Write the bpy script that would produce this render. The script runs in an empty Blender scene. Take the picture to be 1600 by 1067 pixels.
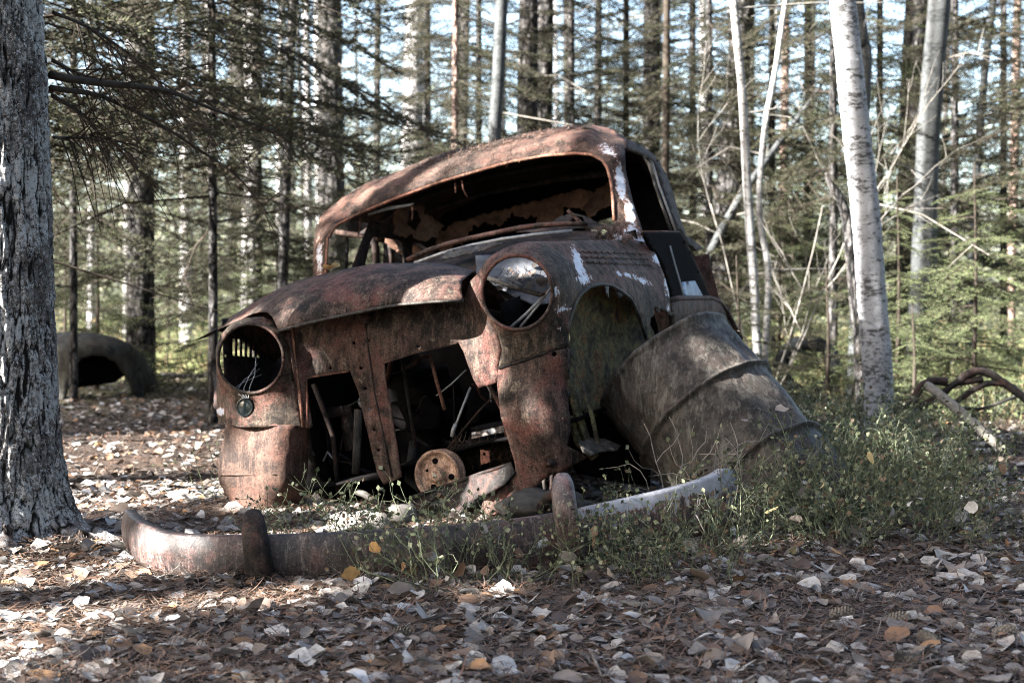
import bpy, math, random
import numpy as np
from mathutils import Vector, noise, geometry
random.seed(7); RNG = np.random.default_rng(7)
SC = bpy.context.scene; COL = SC.collection
F = 2222.0; CAMZ = 0.78; PITCH = math.atan(63.5/F)
CAM = Vector((0, 0, CAMZ))
FWD = Vector((0, math.cos(PITCH), -math.sin(PITCH))); UPV = Vector((0, math.sin(PITCH), math.cos(PITCH)))
SUN = Vector((-0.78, -0.36, 0.50)).normalized()

def at(px, py, Y):
    d = FWD*F + Vector((1, 0, 0))*(px-800) + UPV*(533.5-py)
    return CAM + d*(Y/d.y)
def ground(px, py, z=0.0):
    d = FWD*F + Vector((1, 0, 0))*(px-800) + UPV*(533.5-py)
    return CAM + d*((z-CAMZ)/d.z)
# car frame
CO = Vector((-.463, 5.025, .691)); CA = Vector((.978, -.35, .244)).normalized()
CB = Vector((.337, .942, 0)).normalized()            # backwards
CB = (CB - CA*CB.dot(CA)).normalized(); CU = CB.cross(CA)*-1
if CU.z < 0: CU = -CU
def car(s, t, v): return CO + CA*s + CB*t + CU*v
def ray(px, py): return (FWD*F + Vector((1, 0, 0))*(px-800) + UPV*(533.5-py))
def hit_t(px, py, t):
    d = ray(px, py); p0 = CO + CB*t
    return CAM + d*((p0-CAM).dot(CB)/d.dot(CB))
def hit_s(px, py, s):
    d = ray(px, py); p0 = CO + CA*s
    return CAM + d*((p0-CAM).dot(CA)/d.dot(CA))
def carco(p):
    q = p-CO; return q.dot(CA), q.dot(CB), q.dot(CU)

# ---------------------------------------------------------------- objects
def props(o, label=None, cat=None, group=None, kind=None):
    if label: o['label'] = label
    if cat: o['category'] = cat
    if group: o['group'] = group
    if kind: o['kind'] = kind
    return o
def thing(name, label, cat, loc, group=None):
    o = bpy.data.objects.new(name, None); COL.objects.link(o); o.location = loc; o.empty_display_size = .1
    return props(o, label, cat, group)
def wloc(o):
    v = Vector((0, 0, 0))
    while o is not None: v = v + Vector(o.location); o = o.parent
    return v
def mesh(name, verts, faces, mat, parent=None, smooth=True, label=None, origin=None):
    off = wloc(parent) if parent is not None else (Vector(origin) if origin is not None else Vector((0, 0, 0)))
    V = np.asarray(verts, dtype=np.float32).reshape(-1, 3) - np.array(off, dtype=np.float32)
    me = bpy.data.meshes.new(name)
    if isinstance(faces, np.ndarray):
        n, k = faces.shape
        me.vertices.add(len(V)); me.vertices.foreach_set('co', V.ravel())
        me.loops.add(n*k); me.loops.foreach_set('vertex_index', faces.astype(np.int32).ravel())
        me.polygons.add(n); me.polygons.foreach_set('loop_start', np.arange(0, n*k, k, dtype=np.int32))
        me.update(calc_edges=True)
    else:
        me.from_pydata(V.tolist(), [], faces); me.update()
    me.validate()
    if smooth: me.polygons.foreach_set('use_smooth', np.ones(len(me.polygons), dtype=bool))
    if mat: me.materials.append(mat)
    o = bpy.data.objects.new(name, me); COL.objects.link(o)
    if parent is not None: o.parent = parent
    elif origin is not None: o.location = origin
    if label: o['label'] = label
    return o
class MB:
    def __init__(s): s.v = []; s.f = []
    def add(s, v, f):
        n = len(s.v); s.v += [tuple(p) for p in v]; s.f += [tuple(i+n for i in q) for q in f]; return s
    def build(s, name, mat, parent=None, **k): return mesh(name, s.v, s.f, mat, parent, **k)
def tube(pts, rad, n=8, cap=True, rough=0.0, seed=0.0, flat=1.0):
    pts = [Vector(p) for p in pts]; m = len(pts)
    if not hasattr(rad, '__len__'): rad = [rad]*m
    V = []; Fc = []
    t0 = (pts[1]-pts[0]).normalized()
    a = t0.orthogonal().normalized()
    for i, p in enumerate(pts):
        t = (pts[min(i+1, m-1)]-pts[max(i-1, 0)]).normalized()
        a = (a - t*a.dot(t)).normalized(); b = t.cross(a)
        for k in range(n):
            th = 2*math.pi*k/n; r = rad[i]
            if rough: r *= 1+rough*noise.noise(Vector((math.cos(th)*1.5, math.sin(th)*1.5, i*.6+seed)))
            V.append(p+a*math.cos(th)*r+b*math.sin(th)*r*flat)
    for i in range(m-1):
        for k in range(n):
            Fc.append((i*n+k, i*n+(k+1) % n, (i+1)*n+(k+1) % n, (i+1)*n+k))
    if cap: Fc.append(tuple(range(n))[::-1]); Fc.append(tuple((m-1)*n+k for k in range(n)))
    return V, Fc
def smooth_path(pts, n):
    """Catmull-Rom through rows of numbers"""
    P = np.array(pts, float); m = len(P); out = []
    for u in np.linspace(0, m-1, n):
        i = min(int(u), m-2); f = u-i
        p0, p1, p2, p3 = P[max(i-1, 0)], P[i], P[i+1], P[min(i+2, m-1)]
        out.append(.5*((2*p1)+(-p0+p2)*f+(2*p0-5*p1+4*p2-p3)*f*f+(-p0+3*p1-3*p2+p3)*f**3))
    return np.array(out)
def box(c, ax, ay, az, hx, hy, hz, bev=.15):
    """rounded-edge box: superellipse loft along az"""
    V = []; Fc = []; n = 16; lev = [(-1, 1-bev), (-1+bev*.6, 1), (1-bev*.6, 1), (1, 1-bev)]
    for z, k in lev:
        for i in range(n):
            th = 2*math.pi*(i+.5)/n; cx, sy = math.cos(th), math.sin(th); e = .35
            V.append(c+ax*hx*k*math.copysign(abs(cx)**e, cx)+ay*hy*k*math.copysign(abs(sy)**e, sy)+az*hz*z)
    for j in range(3):
        for i in range(n): Fc.append((j*n+i, j*n+(i+1) % n, (j+1)*n+(i+1) % n, (j+1)*n+i))
    Fc.append(tuple(range(n))[::-1]); Fc.append(tuple(3*n+i for i in range(n)))
    return V, Fc

# ---------------------------------------------------------------- pixel-outlined sheet-metal patches
class TPS:
    def __init__(s, pts, lam=1e-3):
        P = np.array(pts, float); s.c = P[:, :2]/100; n = len(P)
        K = s.k(s.c, s.c)+lam*np.eye(n); A = np.zeros((n+3, n+3))
        A[:n, :n] = K; A[:n, n] = 1; A[:n, n+1:] = s.c; A[n, :n] = 1; A[n+1:, :n] = s.c.T
        s.w = np.linalg.solve(A, np.concatenate([P[:, 2], np.zeros(3)]))
    def k(s, a, b):
        r2 = ((a[:, None]-b[None])**2).sum(-1); return .5*r2*np.log(r2+1e-9)
    def __call__(s, x, y):
        q = np.array([[x/100, y/100]]); return float((s.k(q, s.c)@s.w[:-3])[0]+s.w[-3]+q[0]@s.w[-2:])
def inside(poly, x, y):
    P = np.asarray(poly, float); x = np.asarray(x, float); y = np.asarray(y, float)
    c = np.zeros(x.shape, bool); x1, y1 = P[:, 0], P[:, 1]; x2, y2 = np.roll(x1, 1), np.roll(y1, 1)
    for a, b, p, q in zip(x1, y1, x2, y2):
        if b != q: c ^= ((b > y) != (q > y)) & (x < (p-a)*(y-b)/(q-b)+a)
    return c
def densify(poly, sp, jag=0, seed=0):
    out = []; n = len(poly)
    for i in range(n):
        a = np.array(poly[i][:2], float); b = np.array(poly[(i+1) % n][:2], float); L = np.hypot(*(b-a)); m = max(1, int(round(L/sp)))
        j = jag
        if len(poly[i]) > 2: j = poly[i][2]; 
        a2, b2 = a[:2], b[:2]; nrm = np.array([-(b2-a2)[1], (b2-a2)[0]])/max(L, 1e-6)
        for k in range(m):
            p = a2+(b2-a2)*k/m
            if j: p = p+nrm*j*(noise.noise(Vector((p[0]*.13, p[1]*.13, seed)))*1.2+random.uniform(-.5, .5))
            out.append((float(p[0]), float(p[1])))
    return out
def ell(cx, cy, rx, ry, n=28, a=0): return [(cx+rx*math.cos(2*math.pi*i/n)*math.cos(a)-ry*math.sin(2*math.pi*i/n)*math.sin(a), cy+rx*math.cos(2*math.pi*i/n)*math.sin(a)+ry*math.sin(2*math.pi*i/n)*math.cos(a)) for i in range(n)]
def rnd(poly, r=8, n=4):
    """round the corners of a polygon"""
    out = []; m = len(poly)
    for i in range(m):
        p = np.array(poly[i], float); a = np.array(poly[i-1], float); b = np.array(poly[(i+1) % m], float)
        da = a-p; db = b-p; ra = min(r, np.hypot(*da)*.45); rb = min(r, np.hypot(*db)*.45)
        s = p+da/np.hypot(*da)*ra; e = p+db/np.hypot(*db)*rb
        for k in range(n+1):
            u = k/n; out.append(tuple((1-u)**2*s+2*u*(1-u)*p+u*u*e))
    return out
def patch(name, outline, holes, surf, mat, parent, sp=7, thick=.003, jag=0, hjag=0, paint=None, label=None, dent=.0, seed=0, edge_sp=None):
    es = edge_sp or sp*.7
    loops = [densify([tuple(p[:2])+((p[2],) if len(p) > 2 else ()) for p in outline], es, jag, seed)]
    if len({len(p) for p in outline}) > 1: pass
    loops += [densify(h, es, hjag, seed+1+i) for i, h in enumerate(holes)]
    V = []; E = []
    for L in loops:
        n = len(V); V += L; E += [(n+i, n+(i+1) % len(L)) for i in range(len(L))]
    A = np.array(loops[0]); x0, y0 = A.min(0); x1, y1 = A.max(0)
    gx, gy = np.meshgrid(np.arange(x0+sp*.5, x1, sp), np.arange(y0+sp*.5, y1, sp*.87)); gx = gx+(np.arange(gx.shape[0]) % 2)[:, None]*sp*.5
    gx = gx.ravel(); gy = gy.ravel(); ok = inside(loops[0], gx, gy)
    for L in loops[1:]: ok &= ~inside(L, gx, gy)
    gx, gy = gx[ok], gy[ok]
    B = np.array(V)
    if len(gx):
        d = np.array([np.hypot(B[:, 0]-x, B[:, 1]-y).min() for x, y in zip(gx, gy)]); gx, gy = gx[d > sp*.4], gy[d > sp*.4]
    V += list(zip(gx.tolist(), gy.tolist()))
    r = geometry.delaunay_2d_cdt([Vector(p) for p in V], E, [], 0, 1e-4)
    nv = np.array([tuple(p) for p in r[0]]); tr = np.array([f for f in r[2] if len(f) == 3])
    c = nv[tr].mean(1); ok = inside(loops[0], c[:, 0], c[:, 1])
    for L in loops[1:]: ok &= ~inside(L, c[:, 0], c[:, 1])
    tr = tr[ok]; W = []
    for x, y in nv:
        p = surf(x, y)
        if dent: p = p+CB*dent*noise.noise(p*5+Vector((seed, 0, 0)))+CB*dent*.4*noise.noise(p*19)
        W.append(p)
    o = mesh(name, W, tr, mat, parent, label=label)
    if paint:
        at_ = o.data.attributes.new('paint', 'FLOAT', 'POINT')
        vals = []
        for x, y in nv:
            q = 0
            for (cx, cy, rx, ry, an, st) in paint:
                dx, dy = x-cx, y-cy; u = (dx*math.cos(an)+dy*math.sin(an))/rx; w = (-dx*math.sin(an)+dy*math.cos(an))/ry
                q = max(q, st*max(0, 1-(u*u+w*w)**.5*.6))
            vals.append(q)
        at_.data.foreach_set('value', np.array(vals, dtype=np.float32)) if len(vals) == len(o.data.vertices) else None
    if thick:
        m = o.modifiers.new('thickness', 'SOLIDIFY'); m.thickness = thick; m.offset = 0
    return o
def tps_t(ctrl, lam=1e-3):
    T = TPS(ctrl, lam)
    return lambda x, y: hit_t(x, y, T(x, y))

# ---------------------------------------------------------------- materials
def newmat(name):
    m = bpy.data.materials.new(name); m.use_nodes = True; nt = m.node_tree
    for n in list(nt.nodes): nt.nodes.remove(n)
    return m, nt
class NT:
    def __init__(s, name): s.m, s.t = newmat(name)
    def n(s, typ, ins=None, **kw):
        nd = s.t.nodes.new(typ)
        for k, v in kw.items(): setattr(nd, k, v)
        for k, v in (ins or {}).items():
            sk = nd.inputs[k]
            if hasattr(v, 'is_linked') or isinstance(v, bpy.types.NodeSocket): s.t.links.new(v, sk)
            else: sk.default_value = v
        return nd
    def ramp(s, fac, stops, interp='LINEAR'):
        nd = s.t.nodes.new('ShaderNodeValToRGB'); cr = nd.color_ramp; cr.interpolation = interp
        while len(cr.elements) < len(stops): cr.elements.new(.5)
        for e, (p, c) in zip(cr.elements, stops):
            e.position = p; e.color = (*(c if hasattr(c, '__len__') else (c, c, c)), 1)
        s.t.links.new(fac, nd.inputs[0]); return nd.outputs[0]
    def mix(s, fac, a, b, mode='MIX'):
        nd = s.t.nodes.new('ShaderNodeMix'); nd.data_type = 'RGBA'; nd.blend_type = mode
        for i, v in ((0, fac), (6, a), (7, b)):
            if isinstance(v, bpy.types.NodeSocket): s.t.links.new(v, nd.inputs[i])
            else: nd.inputs[i].default_value = v if i == 0 else (*v, 1)
        return nd.outputs[2]
    def noise(s, scale, detail=6, rough=.6, vec=None, dist=0):
        nd = s.n('ShaderNodeTexNoise', {'Scale': scale, 'Detail': detail, 'Roughness': rough, 'Distortion': dist})
        if vec is not None: s.t.links.new(vec, nd.inputs['Vector'])
        return nd.outputs['Fac']
    def obj(s, scale=(1, 1, 1), rot=(0, 0, 0)):
        tc = s.n('ShaderNodeTexCoord'); mp = s.n('ShaderNodeMapping', {'Vector': tc.outputs['Object'], 'Scale': scale, 'Rotation': rot}); return mp.outputs[0]
    def bump(s, h, strength, dist, normal=None):
        i = {'Height': h, 'Strength': strength, 'Distance': dist}
        if normal is not None: i['Normal'] = normal
        return s.n('ShaderNodeBump', i).outputs[0]
    def out(s, col, rough=.8, normal=None, metal=0, spec=.3, trans=0, tcol=None):
        p = s.n('ShaderNodeBsdfPrincipled', {'Base Color': col if isinstance(col, bpy.types.NodeSocket) else (*col, 1), 'Roughness': rough, 'Metallic': metal, 'Specular IOR Level': spec})
        if normal is not None: s.t.links.new(normal, p.inputs['Normal'])
        sh = p.outputs[0]
        if trans:
            tr = s.n('ShaderNodeBsdfTranslucent', {'Color': (tcol if tcol is not None else col) if isinstance(tcol if tcol is not None else col, bpy.types.NodeSocket) else (*(tcol or col), 1)})
            mx = s.n('ShaderNodeMixShader', {0: trans}); s.t.links.new(sh, mx.inputs[1]); s.t.links.new(tr.outputs[0], mx.inputs[2]); sh = mx.outputs[0]
        o = s.n('ShaderNodeOutputMaterial'); s.t.links.new(sh, o.inputs['Surface']); return s.m

def rust(name, c_dark, c_mid, c_red, c_lich, scale=1.0, lich=.5, rough=.72, paintcol=None, streak=1.0, bumpk=1.0, fk=1.0, spec=.14):
    g = NT(name); v = g.obj((1, 1, 1)); vs = g.obj((9, 9, 1.6), (0, -.23, 0))
    big = g.noise(3.2*scale, 6, .7, v, .8); mid = g.noise(14*scale, 9, .75, v, .4); fine = g.noise(150, 8, .8, v); st = g.noise(3.5*scale, 8, .75, vs); st2 = g.noise(2.2, 8, .8, g.obj((26, 26, 2.4), (0, -.23, 0)))
    col = g.ramp(big, [(.36, c_dark), (.47, c_mid), (.56, c_red), (.66, c_mid), (.8, c_lich)])
    col = g.mix(g.ramp(mid, [(.46, 0), (.58, .85)]), col, c_dark)
    col = g.mix(g.ramp(st, [(.52, 0), (.62, .6*streak)]), col, tuple(x*2.1 for x in c_mid))
    col = g.mix(g.ramp(st2, [(.54, 0), (.64, .55*streak)]), col, c_lich)
    col = g.mix(g.ramp(st2, [(.34, .7*streak), (.44, 0)]), col, c_dark)
    col = g.mix(g.ramp(g.noise(26*scale, 8, .8, v), [(.64-.14*lich, 0), (.70-.12*lich, .8)]), col, c_lich)
    sp = g.n('ShaderNodeTexVoronoi', {'Vector': v, 'Scale': 95.0}).outputs['Distance']
    col = g.mix(g.ramp(sp, [(.13, .8*fk), (.2, 0)]), col, tuple(x*.3 for x in c_dark))
    col = g.mix(g.ramp(fine, [(.38, .8*fk), (.52, 0)]), col, tuple(x*.3 for x in c_dark))
    col = g.mix(g.ramp(fine, [(.60, 0), (.72, .7*fk)]), col, tuple(min(1, x*2.4) for x in c_lich))
    h = g.mix(.5, g.ramp(fine, [(0, 0), (1, 1)]), g.ramp(mid, [(0, 0), (1, 1)]))
    r = g.ramp(mid, [(.3, rough-.12), (.7, rough+.12)])
    if paintcol:
        a = g.n('ShaderNodeAttribute', attribute_name='paint').outputs['Fac']
        nz = g.n('ShaderNodeMath', {0: a, 1: g.ramp(g.mix(.55, g.ramp(g.noise(9, 8, .75, vs), [(0, 0), (1, 1)]), g.ramp(g.noise(24, 9, .8, v), [(0, 0), (1, 1)])), [(.3, 0), (.7, 1)])}, operation='ADD').outputs[0]
        pm = g.ramp(nz, [(.86, 0), (.9, 1)])
        pc = g.ramp(g.noise(30, 6, .7, v), [(.3, tuple(x*.55 for x in paintcol)), (.6, paintcol)])
        col = g.mix(pm, col, pc)
        edge = g.ramp(nz, [(.80, 0), (.86, 1), (.9, 0)]); col = g.mix(edge, col, (.22, .09, .04))
        r = g.mix(pm, r, (.38, .38, .38))
    return g.out(col, r, g.bump(h, .55*bumpk, .004), spec=spec)

M = {}
M['rust'] = rust('rusted_steel', (.009, .007, .006), (.060, .037, .029), (.100, .038, .030), (.14, .115, .085), 1.0, .5, paintcol=(.50, .53, .60))
M['rust_roof'] = rust('rusted_roof_steel', (.012, .008, .006), (.055, .033, .025), (.085, .042, .031), (.08, .065, .046), .9, .4, paintcol=(.42, .45, .50))
M['rust_fender'] = rust('rusted_fender_steel', (.011, .009, .007), (.060, .043, .032), (.105, .045, .033), (.13, .108, .078), 1.2, .5, paintcol=(.50, .53, .60))
M['rust_warm'] = rust('warm_brown_rust', (.016, .010, .008), (.055, .033, .024), (.080, .038, .027), (.085, .058, .042), 1.1, .25)
M['rust_bright'] = rust('orange_rust_steel', (.06, .032, .024), (.19, .088, .055), (.22, .085, .06), (.2, .15, .1), 1.2, .3)
M['rust_black'] = rust('blackened_steel', (.006, .006, .006), (.020, .016, .014), (.045, .022, .017), (.055, .05, .042), 1.4, .3)
M['rust_pulley'] = rust('flaking_rust_steel', (.16, .09, .06), (.36, .24, .17), (.30, .18, .13), (.34, .25, .18), 2, .2)
M['rust_drum'] = rust('lichen_grey_steel', (.013, .012, .011), (.047, .042, .036), (.040, .030, .025), (.085, .086, .074), 1.2, .35, rough=.6, streak=1.4, fk=.3)
M['rust_bumper'] = rust('bumper_steel', (.012, .010, .010), (.050, .039, .036), (.10, .055, .048), (.24, .205, .18), 1.3, .45, rough=.42, spec=.4, paintcol=(.32, .32, .34))
M['rust_wreck'] = rust('teal_grey_wreck_steel', (.02, .018, .016), (.045, .042, .034), (.05, .038, .032), (.03, .065, .055), .6, .3)
M['crumbs'] = None
def simple(name, c, rough=.8, var=.5, sc=20, bump=.3, trans=0, metal=0, spec=.08):
    g = NT(name); v = g.obj(); nz = g.noise(sc, 7, .7, v)
    col = g.ramp(nz, [(.3, tuple(x*(1-var) for x in c)), (.7, tuple(x*(1+var*.7) for x in c))])
    return g.out(col, rough, g.bump(nz, bump, .004), trans=trans, metal=metal, spec=spec)
M['blue_paint'] = simple('faded_blue_paint', (.20, .27, .36), .4, .5, 12)
M['white_paint'] = simple('weathered_white_paint', (.055, .057, .062), .45, .7, 14)
M['liner'] = simple('torn_beige_headliner', (.15, .088, .062), .9, .6, 18)
M['dark'] = simple('sooty_black', (.0045, .004, .004), .95, .6, 25, spec=.03)  # near-black colour stands for deep shade in bay, cabin, wheel well and holes
M['dark_lamp'] = simple('dark_glass_lamp', (.01, .014, .014), .12, .5, 30, .1, spec=.5)
M['steel_wire'] = simple('dull_pale_steel', (.22, .22, .22), .45, .4, 60, .1, metal=.3)
M['stone'] = simple('lichen_pale_stone', (.15, .135, .12), .9, .5, 16, .8)
M['stone_dark'] = simple('dark_mossy_stone', (.04, .038, .034), .9, .5, 22, .8)
M['tyre'] = simple('aged_black_rubber', (.016, .017, .018), .7, .4, 40)
def moss():
    g = NT('mossy_rust_liner'); v = g.obj(); a = g.noise(9, 7, .7, v, .5); b = g.noise(45, 6, .75, v)
    col = g.ramp(a, [(.34, (.008, .006, .005)), (.45, (.075, .058, .034)), (.54, (.15, .14, .065)), (.60, (.22, .11, .045)), (.68, (.012, .009, .008))])
    col = g.mix(g.ramp(b, [(.4, .7), (.6, 0)]), col, (.012, .01, .008))
    return g.out(col, .95, g.bump(b, 1, .012))
M['moss'] = moss()

# bark
def bark_close():
    g = NT('close_pine_bark'); cr = g.n('ShaderNodeAttribute', attribute_name='crack').outputs['Fac']; v = g.obj((1, 1, .7)); v1 = g.obj()
    a = g.noise(30, 9, .82, v, .8); b = g.noise(90, 9, .8, v1); c = g.noise(5, 6, .7, v1)
    col = g.ramp(a, [(.40, (.012, .011, .010)), (.47, (.055, .048, .044)), (.55, (.15, .145, .14)), (.68, (.06, .042, .034))])
    am = g.n('ShaderNodeMath', {0: b, 1: g.ramp(c, [(.4, 0), (.6, .12)])}, operation='ADD').outputs[0]
    col = g.mix(g.ramp(am, [(.55, 0), (.60, .9)]), col, (.38, .39, .385))
    col = g.mix(g.ramp(cr, [(.10, 1), (.34, 0)]), col, (.012, .011, .010))
    return g.out(col, .95, g.bump(g.mix(.5, g.ramp(a, [(0, 0), (1, 1)]), g.ramp(b, [(0, 0), (1, 1)])), 1, .012), spec=.1)
M['pine_close'] = bark_close()
def bark_pine(name, light=(.24, .24, .24), dark=(.012, .010, .009), warm=(.13, .095, .075), sc=1.0):
    g = NT(name); v = g.obj((22*sc, 22*sc, 6.5*sc)); nz = g.noise(1.6, 6, .7, v, .4)
    w = g.n('ShaderNodeVectorMath', {0: v, 1: g.n('ShaderNodeVectorMath', {0: g.n('ShaderNodeTexNoise', {'Vector': v, 'Scale': .9, 'Detail': 5.0}).outputs['Color'], 'Scale': 1.5}, operation='SCALE').outputs[0]}, operation='ADD').outputs[0]
    vo = g.n('ShaderNodeTexVoronoi', {'Vector': w, 'Scale': .62}, feature='DISTANCE_TO_EDGE').outputs['Distance']
    pl = g.ramp(vo, [(0, 0), (.16, .6), (.35, 1)])
    v2 = g.obj((1, 1, .5)); fn = g.noise(60*sc, 8, .75, v2)
    col = g.ramp(fn, [(.32, tuple(x*.4 for x in warm)), (.48, warm), (.62, light)])
    col = g.mix(g.ramp(g.noise(7*sc, 6, .7, v2), [(.48, 0), (.62, .8)]), col, light)
    col = g.mix(g.ramp(g.noise(38*sc, 8, .8, v2), [(.56, 0), (.60, 1)]), col, tuple(min(.5, x*2) for x in light))
    col = g.mix(g.ramp(vo, [(0.02, 1), (.12, 0)]), col, dark)
    h = g.mix(.3, pl, g.ramp(fn, [(0, 0), (1, 1)]))
    return g.out(col, .92, g.bump(h, 1, .03/sc), spec=.1)
M['pine'] = bark_pine('pine_bark')
M['pine_far'] = bark_pine('spruce_bark', (.085, .082, .080), (.005, .005, .005), (.030, .025, .022), .9)
M['pine_red'] = bark_pine('red_pine_bark', (.27, .20, .17), (.04, .028, .024), (.17, .11, .085), .9)
M['pale_bark'] = bark_pine('pale_lichen_bark', (.42, .42, .42), (.06, .055, .055), (.24, .22, .21), 1.2)
def birch(name, base=(.28, .285, .295), spot=(.03, .028, .026), amt=.5):
    g = NT(name); v = g.obj((1, 1, 2.6)); vb = g.obj((1, 1, 1))
    a = g.noise(24, 7, .75, v, .4); b = g.noise(70, 6, .7, g.obj((1, 1, 2.0))); c = g.noise(3.2, 4, .6, g.obj((.6, .6, 3.0)))
    col = g.ramp(g.noise(9, 5, .6, vb), [(.3, tuple(x*.72 for x in base)), (.6, base)])
    col = g.mix(g.ramp(b, [(.54, 0), (.60, .75*amt*1.6)]), col, tuple(x*3+.05 for x in spot))
    am = g.n('ShaderNodeMath', {0: a, 1: g.ramp(c, [(.35, -.0), (.62, .16)])}, operation='ADD').outputs[0]
    col = g.mix(g.ramp(am, [(.66-.07*amt, 0), (.71-.07*amt, .95)]), col, spot)
    return g.out(col, .75, g.bump(a, .5, .006))
M['birch'] = birch('birch_bark', amt=.62)
M['aspen'] = birch('aspen_bark', (.034, .036, .036), (.006, .008, .008), .7)
M['sapling'] = birch('pale_sapling_bark', (.25, .245, .235), (.04, .036, .032), .5)
M['dead_twig'] = simple('dead_grey_twig', (.16, .145, .125), .9, .4, 30)
M['dark_twig'] = simple('dark_twig', (.035, .028, .022), .9, .4, 30)
M['pale_twig'] = simple('pale_dry_twig', (.16, .148, .13), .85, .3, 30)

def leafy(name, cols, trans=.35, rough=.6, spec=.15):
    g = NT(name); r = g.n('ShaderNodeNewGeometry').outputs['Random Per Island']
    n = len(cols); col = g.ramp(r, [(i/n, c) for i, c in enumerate(cols)], 'CONSTANT')
    nz = g.noise(55, 5, .65, g.obj()); col = g.mix(g.ramp(nz, [(.35, .45), (.6, 0)]), col, (.10, .075, .055))
    return g.out(col, rough, None, trans=trans, spec=spec)
M['litter'] = leafy('dry_aspen_leaves', [(.31, .305, .295), (.20, .18, .16), (.38, .375, .365), (.11, .085, .07), (.21, .18, .155), (.47, .465, .46), (.13, .08, .055), (.31, .30, .29), (.19, .165, .145), (.20, .115, .07), (.34, .33, .31), (.08, .055, .045), (.22, .20, .18), (.29, .27, .25), (.14, .12, .105), (.15, .10, .07), (.24, .22, .20), (.09, .07, .06), (.36, .35, .33), (.26, .15, .075), (.17, .15, .135), (.30, .28, .26)], .12)
M['needles_dry'] = leafy('fallen_pine_needles', [(.068, .042, .030), (.12, .072, .048), (.04, .028, .022), (.15, .085, .054), (.08, .065, .054), (.13, .11, .095), (.05, .042, .037), (.12, .064, .040)], 0)
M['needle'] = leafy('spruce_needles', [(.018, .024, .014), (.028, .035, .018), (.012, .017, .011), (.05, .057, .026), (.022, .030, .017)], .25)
M['needle_lit'] = leafy('young_spruce_needles', [(.095, .135, .055), (.135, .17, .07), (.032, .05, .028), (.20, .225, .105)], .35)  # brighter copy of the needle colours, sunlight put into the fresh green
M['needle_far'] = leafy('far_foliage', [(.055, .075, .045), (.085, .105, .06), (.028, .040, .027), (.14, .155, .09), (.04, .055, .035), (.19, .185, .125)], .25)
M['undergrowth'] = leafy('sunny_undergrowth', [(.20, .23, .09), (.14, .18, .07), (.28, .27, .13), (.11, .14, .06), (.34, .26, .14), (.22, .25, .11), (.40, .30, .18)], .4)
M['bil_stem'] = simple('green_bilberry_stem', (.095, .11, .068), .6, .45, 40, .1)
M['bil_leaf'] = leafy('bilberry_leaves', [(.09, .115, .06), (.04, .055, .028), (.14, .16, .09), (.03, .042, .022), (.22, .23, .15), (.06, .075, .04), (.10, .07, .045)], .25)
M['yellow_leaf'] = leafy('yellow_leaves', [(.48, .34, .12), (.42, .25, .10), (.50, .40, .2)], .3)
M['crumbs'] = leafy('dark_leaf_crumbs', [(.045, .028, .022), (.07, .052, .042), (.03, .022, .018), (.10, .07, .052), (.14, .125, .11), (.075, .04, .026), (.055, .045, .038)], .05)
def soil():
    g = NT('forest_floor_soil'); v = g.obj(); a = g.noise(1.3, 6, .65, v); b = g.noise(48, 8, .8, v); c = g.noise(160, 4, .7, v)
    col = g.ramp(b, [(.32, (.008, .006, .006)), (.5, (.025, .018, .015)), (.62, (.06, .045, .036)), (.75, (.02, .015, .013))])
    col = g.mix(g.ramp(a, [(.45, 0), (.65, .5)]), col, (.075, .05, .035))
    vo = g.n('ShaderNodeTexVoronoi', {'Vector': v, 'Scale': 34.0}); y = g.n('ShaderNodeSeparateXYZ', {0: v}).outputs[1]
    far = g.ramp(g.n('ShaderNodeMapRange', {0: y, 1: 8.0, 2: 16.0}).outputs[0], [(0, 0), (1, .85)])
    col2 = g.ramp(g.n('ShaderNodeSeparateColor', {0: vo.outputs['Color']}).outputs[0], [(.0, (.10, .12, .05)), (.3, (.16, .17, .08)), (.5, (.25, .19, .12)), (.7, (.10, .10, .05)), (1, (.36, .30, .2))], 'CONSTANT')
    col = g.mix(far, col, col2)
    return g.out(col, .95, g.bump(g.mix(.5, g.ramp(b, [(0, 0), (1, 1)]), g.ramp(c, [(0, 0), (1, 1)])), 1, .02), spec=.1)
M['soil'] = soil()
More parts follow.
